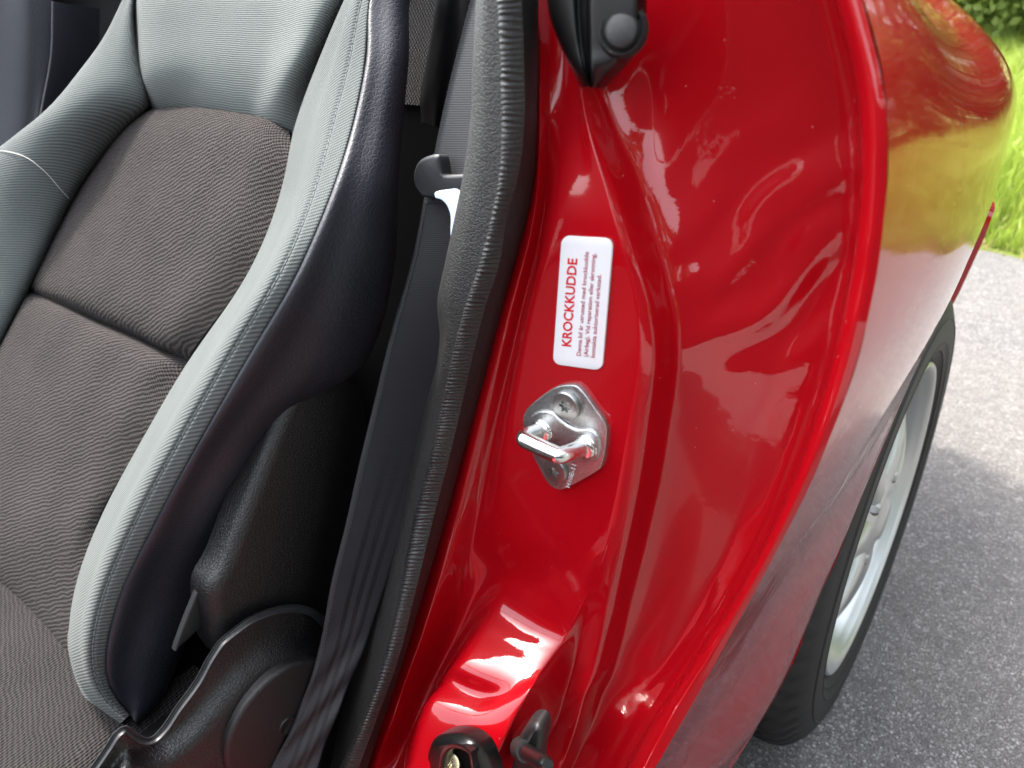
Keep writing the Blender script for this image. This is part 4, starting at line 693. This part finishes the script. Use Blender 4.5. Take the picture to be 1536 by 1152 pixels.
# --- rest of the body, simple but in place
dk = []
for y in (.02, .3, .6, .9, 1.08, 1.17):
    xo = float(plan(y)) + xk[-1] - .10 * max(0, (y - .98) / .18) ** 2
    zt = .89 - .10 * max(0, (y - .9) / .27) ** 2
    inner = -.30 if y < .3 else -.8
    dk.append([(xo, y, zt), (xo - .05, y, zt + .006), (inner, y, zt + .012), (-1.6 - inner if False else -1.30, y, zt + .012), (-1.6 - xo + .05, y, zt + .006), (-1.6 - xo, y, zt)])
part('rear_deck', grid_mesh(np.array(dk)[1:]), 'red_paint')
mirror = G.copy(); mirror[..., 0] = -1.6 - mirror[..., 0]
part('rear_wing', weld(grid_mesh(mirror)), 'red_paint')
part('tail_panel', box_mesh((-1.42, 1.10, .30), (-.18, 1.15, .86), .03), 'red_paint')
part('sill', box_mesh((-.235, -1.05, .20), (-.115, -.13, .352), .02), 'red_paint')
part('sill', box_mesh((-1.48, -1.05, .20), (-1.365, .0, .36), .02), 'red_paint')
part('sill_end', box_mesh((-.24, -.085, .16), (-.075, .15, .305), .015), 'red_paint')
part('floor', box_mesh((-1.40, -1.3, .19), (-.2, .35, .215), .0), 'black_carpet')
part('bulkhead', box_mesh((-1.45, .45, .2), (-.22, .47, .86), .0), 'black_carpet')
part('transmission_tunnel', box_mesh((-.90, -1.2, .21), (-.70, .3, .44), .04), 'dash_black')
part('dashboard', box_mesh((-1.42, -1.35, .55), (-.18, -.95, .86), .06), 'dash_black')
part('firewall', box_mesh((-1.5, -1.5, .2), (-.1, -1.42, .88), .0), 'void_black')
part('bonnet', box_mesh((-1.52, -2.9, .45), (-.08, -1.40, .90), .12), 'red_paint')
ws = [[(-.17, -1.15, .90), (-.17, -1.12, .93)], [(-.27, -.62, 1.22), (-.27, -.60, 1.20)], [(-1.33, -.62, 1.22), (-1.33, -.60, 1.20)], [(-1.43, -1.15, .90), (-1.43, -1.12, .93)]]
part('windscreen_frame', tube_mesh([w_[0] for w_ in ws], .022, 10, 5), 'black_plastic')
dr = []
for z, bx in ((.2, -.05), (.35, -.02), (.5, .0), (.65, .0), (.80, -.01), (.87, -.04)):
    dr.append([(.02 + q * .80 + bx * .5, -1.02 + q * .46 - bx * .86, z) for q in np.linspace(0, 1, 12)])
door = part('door', grid_mesh(np.array(dr)), 'red_paint', None, 'red side door standing open')
dc = np.array(dr) + np.array([-.035, .065, 0]); part('door_card', grid_mesh(dc, flip=True), 'cover_plastic', door)
dp = np.array(dr)[0:2, 0:11] + np.array([-.047, .087, .02]); part('lower_panel', grid_mesh(dp, flip=True), 'card_cloth', door)  # unseen pale panel added to brighten the reflection in the jamb

# --- cabin: rear shelf cloth, pillar trim
sh = np.array([[(-.22, .30, .725), (-1.4, .30, .725)], [(-.22, .33, .80), (-1.4, .33, .80)], [(-.22, .37, .90), (-1.4, .37, .90)]])
sh[:, 1, 0] = -.62
Gs = loft_grid([sh[:, 0], sh[:, 1]], 20, 10, pchip, pchip); part('rear_shelf_cloth', grid_mesh(Gs), 'woven_mesh')
sh2 = sh.copy(); sh2[:, 0, 0] = -.62; sh2[:, 1, 0] = -1.4; part('wind_net', grid_mesh(loft_grid([sh2[:, 0], sh2[:, 1]], 20, 10, pchip, pchip)), 'dark_net')
part('rear_bulkhead', box_mesh((-1.4, .305, .2), (-.2, .32, .73), 0), 'void_black')
Gp = loft_grid(ARR('pill_0', 'pill_1', 'pill_2', 'pill_3', 'pill_4'), 26, 24); part('pillar_trim', grid_mesh(Gp), 'pillar_plastic')

# --- door seal
tn = ['trim_%d' % i for i in range(11)]
Ga = loft_grid(ARR('trim_0', 'trim_1', 'trim_2', 'trim_3', 'trim_4'), 40, 420)
sealo = part('door_seal', grid_mesh(smooth_grid(Ga, 3)), 'seal_vinyl')
Gb = loft_grid(ARR('trim_5', 'trim_6', 'trim_7'), 40, 1100, catmull)
nrm = grid_normals(Gb); nrm *= np.sign((nrm[:, :, 1:2] * -1).mean())
sv = np.concatenate([[0], np.cumsum(np.linalg.norm(np.diff(Gb.mean(1), axis=0), axis=1))]); uu = np.linspace(0, 1, Gb.shape[1])
r = np.random.RandomState(4); ph = np.cumsum(r.uniform(.6, 1.5, 1100)); ph = np.interp(sv, np.linspace(0, sv[-1], 1100), ph) * (2 * math.pi * sv[-1] / .0023 / ph[-1])
S, U = np.meshgrid(ph, uu, indexing='ij'); lowf = np.interp(np.arange(1100), np.linspace(0, 1099, 60), r.uniform(-1, 1, 60))
wav = np.sin(S + 1.2 * np.sin(U * 5 + S * .13)) + .5 * np.sin(S * 1.71 + 4 * U + lowf[:, None] * 2) + .35 * np.sin(S * 2.6 - 6 * U)
env = np.sin(np.clip(U, 0, 1) * math.pi) ** .35 * (.65 + .35 * lowf[:, None])
Gb = Gb + nrm * (wav * env * .00034)[..., None]
part('ruched_bead', grid_mesh(Gb), 'ruched_vinyl', sealo)
Gc = loft_grid(ARR('trim_7', 'trim_8', 'trim_9', 'trim_10'), 26, 300); part('seal_lip', grid_mesh(Gc), 'seal_smooth', sealo)

# --- seat belt
belt = group_part('seat_belt', (-.23, 0, .6))
def webbing(l, r_, nv, edge_d=.0007, fold=None):
    G = loft_grid([CV[l], CV[r_]], 30, nv, pchip)
    nr = grid_normals(G); 
    if nr[..., 0].mean() < 0: nr = -nr
    u = np.linspace(0, 1, G.shape[1]); prof = -.0012 * (np.maximum(0, abs(u - .5) - .44) / .06) ** 2
    G = G + nr * prof[None, :, None]
    if fold: G = G + nr * fold(np.linspace(0, 1, nv)[:, None], u[None, :])[..., None]
    V, f = thick_grid(G, nr * .0013); W_ = .047
    uvg = np.stack(np.meshgrid(u * W_, np.concatenate([[0], np.cumsum(np.linalg.norm(np.diff(G.mean(1), axis=0), axis=1))])), -1).reshape(-1, 2)
    return mesh_from(V, f, np.concatenate([uvg, uvg]), 50)
part('webbing', webbing('belt_l', 'belt_r', 160, fold=lambda v, u: .0008 * np.sin(u * 6 + v * 3) * v - .0012 * np.sin(v * 60 + 8 * u) * np.clip((v - .68) * 5, 0, 1)), 'webbing', belt)
part('webbing', webbing('beltu_l', 'beltu_r', 60), 'webbing', belt)
part('tongue_grip', pad_mesh(CV['tongue_plastic'], (.25, -.95, .2), .010, .0022, 3), 'grip_plastic', belt)
part('tongue_plate', pad_mesh(CV['tongue_chrome'], (.25, -.72, .62), .002, .0006, 4), 'chrome', belt)
st = []
for key, nst in (('belt_l', 150), ('beltu_l', 60)):
    P = catmull(np.arange(len(CV[key])), CV[key], np.linspace(0, len(CV[key]) - 1, nst * 2 + 1)); R_ = CV[key.replace('_l', '_r')]
    Rr = catmull(np.arange(len(R_)), R_, np.linspace(0, len(R_) - 1, nst * 2 + 1)); P = P + (Rr - P) * .055
    for i in range(nst):
        a, b = P[2 * i] + np.array([.0012, -.0006, 0]), P[2 * i + 1] + np.array([.0012, -.0006, 0]); st.append(tube_mesh([a, b], .00035, 5, 1))
tag(part('edge_stitching', join_meshes(st), 'stitch_black', belt), kind='stuff')

# --- driver seat
seat = group_part('driver_seat', (-.45, -.05, .42), 'seat with light grey bolsters and brown ribbed cloth insert')
RC = math.radians(34); SUP = np.array([0, math.sin(RC), math.cos(RC)])
SNV = np.array([0, -math.cos(RC), math.sin(RC)])
for k_ in list(CV):       # round the top of the seat over towards its back
    if k_[:3] in ('rb_', 'sl_', 'lb_', 'up_', 'bk_'):
        p_ = CV[k_][0]; ex = .6 if k_[:3] == 'bk_' else 1.0
        CV[k_] = np.concatenate([[p_ + SUP * .058 * ex - SNV * .055, p_ + SUP * .040 * ex - SNV * .010], CV[k_]])
def seat_uv(G): return np.stack([G[..., 0], G @ SUP], -1)
def seat_loft(name, keys, nu, nv, mat, sm=3, mu=catmull, flip=False, ofs=None, label=None):
    G = smooth_grid(loft_grid(ARR(*keys), nu, nv, mu), sm)
    if ofs is not None: G = G + ofs(G)
    return part(name, grid_mesh(G, seat_uv(G), flip), mat, seat, label), G
def seam_col(G):
    m = G[G.shape[0] // 2]; s = np.concatenate([[0], np.cumsum(np.linalg.norm(np.diff(m, axis=0), axis=1))]); return int(np.argmin(abs(s / s[-1] - .80)))
def seam_groove(G):
    n = grid_normals(G); n = n * (-1 if n[..., 1].mean() > 0 else 1); L = np.linspace(0, 1, G.shape[1]); k = seam_col(G)
    s = np.concatenate([np.zeros((G.shape[0], 1)), np.cumsum(np.linalg.norm(np.diff(G, axis=1), axis=2), axis=1)], 1)
    return n * (-.0011 * np.exp(-((s - s[:, k:k + 1]) / .0014) ** 2))[..., None]
_, GB = seat_loft('bolster', ['rb_0', 'rb_1', 'rb_2', 'rb_3', 'rb_4', 'rb_5', 'rb_6', 'rb_7'], 120, 130, 'bolster_cloth', 30, ofs=seam_groove)
seat_loft('side_leather', ['sl_0', 'sl_1', 'sl_2', 'sl_3', 'sl_4', 'sl_5', 'sl_6'], 50, 110, 'side_leather')
seat_loft('bolster', ['lb_0', 'lb_1', 'lb_2', 'lb_3', 'lb_4', 'lb_5', 'lb_6'], 50, 90, 'left_bolster_cloth')
seat_loft('headrest_panel', ['up_0', 'up_1', 'up_2', 'up_3', 'up_4', 'up_5'], 50, 40, 'headrest_cloth')
seat_loft('backrest_insert', ['cp_a', 'cp_0', 'cp_1', 'cp_2', 'cp_3', 'cp_4', 'cp_5'], 70, 60, 'insert_cloth')
seat_loft('lumbar_insert', ['lp_0', 'lp_1', 'lp_2', 'lp_3', 'lp_4', 'lp_5', 'lp_6'], 70, 60, 'insert_cloth')
# cushion: gently domed, its rear edge tucked under the backrest
cu = []
for x in np.linspace(-.74, -.305, 26):
    row = []
    for y in np.linspace(-.66, -.13, 34):
        e = min(1, (x + .75) / .06, (-.30 - x) / .03); row.append((x, y, .425 - .10 * (y + .18) * -.35 + .012 * math.cos((x + .49) * 6) - .03 * (1 - max(0, e)) ** 2 + -.016))
    cu.append(row)
cu = np.array(cu); part('seat_cushion', grid_mesh(cu, np.stack([cu[..., 0], cu[..., 1]], -1), True), 'cushion_cloth', seat)
back = [(-.62, .20, .30), (-.62, .33, .62), (-.58, .36, .86), (-.42, .37, .90), (-.32, .33, .84), (-.29, .24, .60), (-.33, .12, .34)]
part('backing_cloth', grid_mesh(loft_grid(ARR('bk_0', 'bk_1', 'bk_2', 'bk_3'), 10, 12)), 'side_leather', seat)
# seam stitches along the outer bolster edge
st = []; row = GB[:, :, :]; ncol = GB.shape[1]; c = seam_col(GB); nm = grid_normals(GB)
if nm[..., 1].mean() > 0: nm = -nm
line = GB[:, c]; ln = nm[:, c]; s = np.concatenate([[0], np.cumsum(np.linalg.norm(np.diff(line, axis=0), axis=1))])
k = 0.0
while k < s[-1] - .004:
    a = np.array([np.interp(k, s, line[:, i] + ln[:, i] * .0003) for i in range(3)]); b = np.array([np.interp(k + .0034, s, line[:, i] + ln[:, i] * .0003) for i in range(3)])
    st.append(tube_mesh([a, b], .00042, 5, 1)); k += .0046
tag(part('seam_stitching', join_meshes(st), 'stitch_grey', seat), kind='stuff')
for key in ('up_0', 'up_5'):
    P = CV[key]; part('seam_piping', tube_mesh(P + np.array([0, -.002, .001]), .0012, 6, 8), 'stitch_black', seat)
part('recliner_cover', pad_mesh(CV['recliner'] + np.array([-.004, 0, 0]), (1, 0, 0), .022, .008, 4, 6), 'cover_plastic', seat)
part('side_cover', grid_mesh(loft_grid(ARR('cv_1', 'cv_2', 'cv_3', 'cv_4', 'cv_5'), 40, 120, catmull, pchip)), 'cover_plastic', seat)
part('seat_frame', box_mesh((-.318, -.50, .22), (-.276, .03, .425), .012), 'void_black', seat)
part('frame_shield', box_mesh((-.350, -.175, .25), (-.340, .03, .452), .003), 'void_black', seat)  # black sheet standing in for the shade in the gap beside the cushion
part('cover_rim', grid_mesh(loft_grid(ARR('cr_0', 'cr_1', 'cr_2', 'cr_3', 'cr_4'), 14, 160, pchip, pchip)), 'rim_plastic', seat)  # rim coloured lighter to imitate light caught by its upward face
part('pivot_cap', pad_mesh(CV['disc_full'] + np.array([.004, 0, 0]), (1, 0, 0), .012, .003, 1, 5), 'fine_plastic', seat)
part('cap_dimple', lathe_mesh([(0, .0004), (.004, .0004), (.005, .0012), (.0058, .0012), (.0062, 0)], CV['dimple'][0] + np.array([.004, 0, 0]), (1, 0, 0), 24), 'fine_plastic', seat)
part('recline_lever', pad_mesh(CV['lever'], (1, 0, 0), .004, .0012, 4), 'seal_smooth', seat)

# --- passenger seat, its near side
ps = group_part('passenger_seat', (-1.1, 0, .4))
Gq = loft_grid(ARR('ps_0', 'ps_1', 'ps_2', 'ps_3', 'ps_4'), 30, 40); part('side_leather', grid_mesh(Gq), 'side_leather', ps)
part('seat_cushion', box_mesh((-1.36, -.62, .28), (-.93, -.10, .43), .05), 'cushion_cloth', ps)
pb = box_mesh((-.20, -.05, 0), (.20, .05, .52), .05); pb.transform(Matrix.Translation((-1.24, .02, .36)) @ Matrix.Rotation(-math.radians(24), 4, 'X')); part('backrest', pb, 'side_leather', ps)

# --- a loose thread lying on the far bolster
th = mesh_from([(0, 0, 0)], []); th = tube_mesh([[-0.6965, -0.0245, 0.7212], [-0.6775, -0.0235, 0.7222], [-0.6605, -0.0215, 0.7212], [-0.6485, -0.0185, 0.7182], [-0.6395, -0.0155, 0.7122], [-0.6345, -0.0115, 0.7033], [-0.6325, -0.0075, 0.6923], [-0.6355, -0.0015, 0.6813]], .00028, 6, 5)
tag(link('loose_thread', th, 'thread_white'), 'thin pale loose thread lying across the left seat bolster', 'thread')
part('seam_piping', tube_mesh(CV['ps_3'] + np.array([.004, -.004, 0]), .0011, 6, 8), 'piping_grey', ps)

# --- airbag sticker
Q = CV['sticker']       # top-left, top-right, bottom-right, bottom-left
def on_sticker(a, b, lift=0.0):
    """a: 0..1 from bottom to top (reading direction), b: 0..1 from the heading edge (left) to the right edge"""
    p = (Q[3] * (1 - b) + Q[2] * b) * (1 - a) + (Q[0] * (1 - b) + Q[1] * b) * a
    return np.array([p[0], SPL[0] * p[0] + SPL[1] * p[2] + SPL[2] - .0003 - lift, p[2]])
JF = JAMB.reshape(-1, 3); JF = JF[(JF[:, 0] > -.118) & (JF[:, 0] < -.084) & (JF[:, 2] > .661) & (JF[:, 2] < .731)]
AA = np.c_[JF[:, 0], JF[:, 2], np.ones(len(JF))]; SPL = np.linalg.lstsq(AA, JF[:, 1], rcond=None)[0]; SPL[2] += np.percentile(JF[:, 1] - AA @ SPL, 3)
ang = []
asp = np.linalg.norm(Q[0] - Q[3]) / np.linalg.norm(Q[1] - Q[0]); rc = .16
for cx, cy, a0 in ((1 - rc / asp, 1 - rc, 0), (rc / asp, 1 - rc, 90), (rc / asp, rc, 180), (1 - rc / asp, rc, 270)):
    for k in range(7):
        t = math.radians(a0 + 15 * k); ang.append(on_sticker(cx + rc / asp * math.cos(t), cy + rc * math.sin(t), .0002))
stk = part('airbag_sticker', pad_mesh(np.array(ang), (0, -1, 0), .0009, .0001, 1, 2), 'sticker_white', None, 'white warning sticker with red lettering')
def text(name, body, a0, b0, a_len, b_h, mat, parent, bold=0.0, fn=on_sticker, lift=.0004):
    cu_ = bpy.data.curves.new('t', 'FONT'); cu_.body = body; cu_.size = 1; cu_.offset = bold; cu_.resolution_u = 3
    ob = bpy.data.objects.new('t', cu_); C.objects.link(ob); dg = bpy.context.evaluated_depsgraph_get()
    me = bpy.data.meshes.new_from_object(ob.evaluated_get(dg)); bpy.data.objects.remove(ob)
    co = np.array([v.co[:] for v in me.vertices]); x0, x1 = co[:, 0].min(), co[:, 0].max(); 
    V = []
    for x, y, z in co: V.append(fn(a0 + (x - x0) / (x1 - x0) * a_len, b0 - y / .73 * b_h, lift))
    f = [tuple(p.vertices) for p in me.polygons]
    return part(name, mesh_from(V, f), mat, parent)
text('heading_lettering', 'KROCKKUDDE', .165, .35, .68, .195, 'sticker_red', stk, .022)
text('small_lettering', 'Denna bil är utrustad med krockkudde', .10, .565, .80, .088, 'sticker_maroon', stk, .010)
text('small_lettering', '(Airbag). Vid reparation eller skrotning,', .10, .705, .792, .088, 'sticker_maroon', stk, .010)
text('small_lettering', 'kontakta auktoriserad verkstad.', .10, .842, .645, .088, 'sticker_maroon', stk, .010)

# --- door striker
strk = group_part('door_striker', (-.108, 0, .62), 'zinc plated latch striker with two screws')
part('plate', pad_mesh(CV['striker_plate'] + np.array([0, -.0028, 0]), (0, -1, 0), .0035, .0006, 3, 3), 'galvanised_steel', strk)
part('raised_rib', pad_mesh(CV['striker_boss'] + np.array([0, -.0016, 0]), (0, -1, 0), .004, .0018, 4, 5), 'galvanised_steel', strk)
A_, B_ = CV['loop']; TA, TB = CV['loop_tip']
Y_ = np.array([0, -1., 0])
part('loop', tube_mesh([A_ + Y_ * -.002, A_ + (TA - A_) * .45, A_ + (TA - A_) * .84, TA + (TB - TA) * .06 + np.array([0, -.0016, .0]), TA + (TB - TA) * .22 + np.array([0, -.0022, 0]), TA + (TB - TA) * .5 + np.array([0, -.0023, 0]), TA + (TB - TA) * .78 + np.array([0, -.0022, 0]), TA + (TB - TA) * .94 + np.array([0, -.0016, 0]), B_ + (TB - B_) * .84, B_ + (TB - B_) * .45, B_ + Y_ * -.002], .0043, 20, 6), 'steel', strk)
for P_ in (A_, B_):
    part('collar', lathe_mesh([(0, .0045), (.0046, .0045), (.0058, .0038), (.0062, .0028), (.0056, .0020), (.0068, .0012), (.0070, -.002)], P_, (0, -1, 0), 28, 60), 'steel', strk)
def torx_screw(name, p, rad, mat, parent, n=(0, -1, 0), hole=.45, cupmat='torx_dark'):
    n = np.asarray(n, float); n /= np.linalg.norm(n); up = np.array([0, 0, 1.]); a = np.cross(up, n); a /= np.linalg.norm(a); b = np.cross(n, a)
    m = 72; th = np.linspace(0, 2 * math.pi, m, endpoint=False); star = rad * hole * (.78 + .22 * np.cos(6 * th + .4)); ring = lambda r_, h: np.asarray(p) + n * h + (np.cos(th) * r_)[:, None] * a + (np.sin(th) * r_)[:, None] * b
    R_ = [ring(np.full(m, rad), -.001), ring(np.full(m, rad), .0010), ring(np.full(m, rad * .93), .0016), ring(np.full(m, rad * .72), .0018), ring(star, .0018), ring(star * .96, .0001), ring(star * .3, -.0002)]
    f = []
    for j in range(len(R_) - 1):
        for i in range(m): f.append((j * m + i, j * m + (i + 1) % m, (j + 1) * m + (i + 1) % m, (j + 1) * m + i))
    f.append(tuple(range((len(R_) - 1) * m, len(R_) * m)))
    me = mesh_from(np.concatenate(R_), f); bm = bmesh.new(); bm.from_mesh(me); bmesh.ops.recalc_face_normals(bm, faces=bm.faces); bm.to_mesh(me); bm.free(); me.shade_smooth(); me.set_sharp_from_angle(angle=math.radians(35))
    return part(name, me, mat, parent)
sc_ = CV['screws']
torx_screw('screw', sc_[0] + Y_ * .001, .0078, 'dull_steel', strk); torx_screw('screw', sc_[1] + Y_ * .001, .0074, 'dull_steel', strk)
EM = CV['mark']
text('stamped_mark', 'H10E-11', 0, .9, 1, .8, 'sticker_white', strk, .01, lambda a, b, l: EM[0] + (EM[1] - EM[0]) * a + (EM[2] - EM[0]) * b + np.array([0, -.0031, 0]))

# --- black cap at the top of the jamb
Gk = loft_grid(ARR(*['cap_c%d' % i for i in range(10)]), 60, 60, pchip, catmull)
cap = part('pillar_cap', grid_mesh(smooth_grid(Gk, 2)), 'black_plastic')
pc, pe = CV['cap_plug']; part('plug', lathe_mesh([(0, .0016), (.0052, .0015), (.0060, .0009), (.0062, -.0004), (.0068, -.0008), (.0080, .0006), (.0094, -.0014)], pc, (.25, -.95, .2), 36, 60), 'fine_plastic', cap)

# --- sill bracket and rubber stop
NB = np.array([.15, -.80, .58]); NB /= np.linalg.norm(NB)
br = part('sill_bracket', frame_mesh(CV['bracket'], CV['bracket_hole'], NB, .018, .006), 'black_plastic', None)
part('bracket_recess', pad_mesh(CV['bracket_hole'] - NB * .012, NB, .004, .0005, 3), 'void_black', br)
torx_screw('screw', CV['bracket_screw'][0], .0062, 'brass_zinc', br, NB)
sp = part('bump_stop', pad_mesh(CV['stop'], (.2, -.95, .2), .014, .004, 4), 'black_rubber', None)
p0, p1 = CV['stop_pin']; part('pin', tube_mesh([p0, p0 + (p1 - p0) * .5, p0 + (p1 - p0) * .9, p1], [.0045, .0043, .0042, .0028], 16, 4), 'black_plastic', sp)
part('pin_collar', tube_mesh([p0 - (p1 - p0) * .1, p0 + (p1 - p0) * .16], [.0062, .0058], 18, 2), 'black_rubber', sp)

# --- rear wheel
WX = -.020; AY, AZ = WY, WZ; WY, WZ = .497, .277
wheel = group_part('wheel', (WX, WY, WZ))
KR = .277 / .286
prof = [(.172, -.030), (.180, -.016), (.184, -.006), (.190, .0005), (.1965, .0032), (.1975, .0045), (.1985, .0034), (.205, .005), (.213, .0068), (.2145, .0080), (.216, .0072), (.225, .008), (.240, .0068), (.2415, .0078), (.243, .0062), (.250, .0048), (.262, .000), (.274, -.008), (.281, -.016), (.2845, -.026)]
tr = []
for xg in (-.045, -.078, -.108, -.140): tr += [(.2858, xg + .006), (.2858, xg + .0035), (.279, xg + .0025), (.279, xg - .0025), (.2858, xg - .0035)]
prof = prof + tr + [(.2845, -.165), (.281, -.175), (.272, -.186), (.245, -.194), (.20, -.188), (.172, -.17)]
prof = [(r_ * KR if r_ > .20 else r_, h_) for r_, h_ in prof]; SEG = 264
def mod(r_, k, i):
    if r_ > .2620 and (i % 4 == (k // 5) % 2 * 2): return r_ - .0045
    return r_
part('tyre', lathe_mesh(prof, (WX, WY, WZ), (1, 0, 0), SEG, 30, mod), 'tyre_rubber', wheel)
rings = [(.1835, -.004), (.1845, .0005), (.1825, .0025), (.179, .001), (.1765, -.004), (.173, -.010), (.1705, -.014), (.168, -.022), (.162, -.032), (.158, -.05), (.150, -.12), (.155, -.16)]
part('rim', lathe_mesh(rings, (WX, WY, WZ), (1, 0, 0), 120, 50), 'rim_silver', wheel)
def spoke(k, ns=7):
    a = 2 * math.pi * k / ns + .25; out = []
    for q, (rr, hw, hx) in enumerate([(.035, .020, -.006), (.06, .017, -.004), (.09, .0145, -.006), (.12, .015, -.011), (.148, .020, -.018), (.166, .028, -.024)]):
        row = []
        for s_, dx in ((-1.25, -.03), (-1.0, -.006), (-.65, 0), (0, .0025), (.65, 0), (1.0, -.006), (1.25, -.03)):
            rad = np.array([math.cos(a), math.sin(a)]); tan = np.array([-rad[1], rad[0]]); p = rad * rr + tan * hw * s_
            row.append((WX + hx + dx, WY + p[0], WZ + p[1]))
        out.append(row)
    return grid_mesh(loft_grid(np.array(out).transpose(1, 0, 2), 20, 16, catmull))
for k in range(7): part('spoke', spoke(k), 'rim_silver', wheel)
part('hub', lathe_mesh([(0, .004), (.022, .003), (.027, -.001), (.030, -.001), (.045, -.003), (.062, -.012), (.066, -.04)], (WX, WY, WZ), (1, 0, 0), 48, 50), 'rim_silver', wheel)
for k in range(4):
    a = math.pi / 4 + k * math.pi / 2; part('wheel_nut', lathe_mesh([(0, .004), (.005, .0035), (.0075, .000), (.0085, -.012)], (WX - .004, WY + .050 * math.cos(a), WZ + .050 * math.sin(a)), (1, 0, 0), 6, 30), 'dull_steel', wheel)
part('brake_disc', lathe_mesh([(.0, 0), (.12, 0), (.125, -.004), (.125, -.02)], (WX - .09, WY, WZ), (1, 0, 0), 48, 40), 'dull_steel', wheel)
w2 = empty('wheel', Vector((-1.6 - WX, WY, WZ)) - Vector((-.8, 0, 0)), car); w2.rotation_euler = (0, 0, math.pi)
for ch in list(wheel.children):
    c2 = ch.copy(); C.objects.link(c2); c2.parent = w2
for yy, nm_ in ((-1.80, 0),):
    for sx in (WX, -1.6 - WX):
        w3 = empty('wheel', Vector((sx, yy, WZ)) - Vector((-.8, 0, 0)), car)
        if sx < -.8: w3.rotation_euler = (0, 0, math.pi)
        for ch in list(wheel.children):
            c2 = ch.copy(); C.objects.link(c2); c2.parent = w3
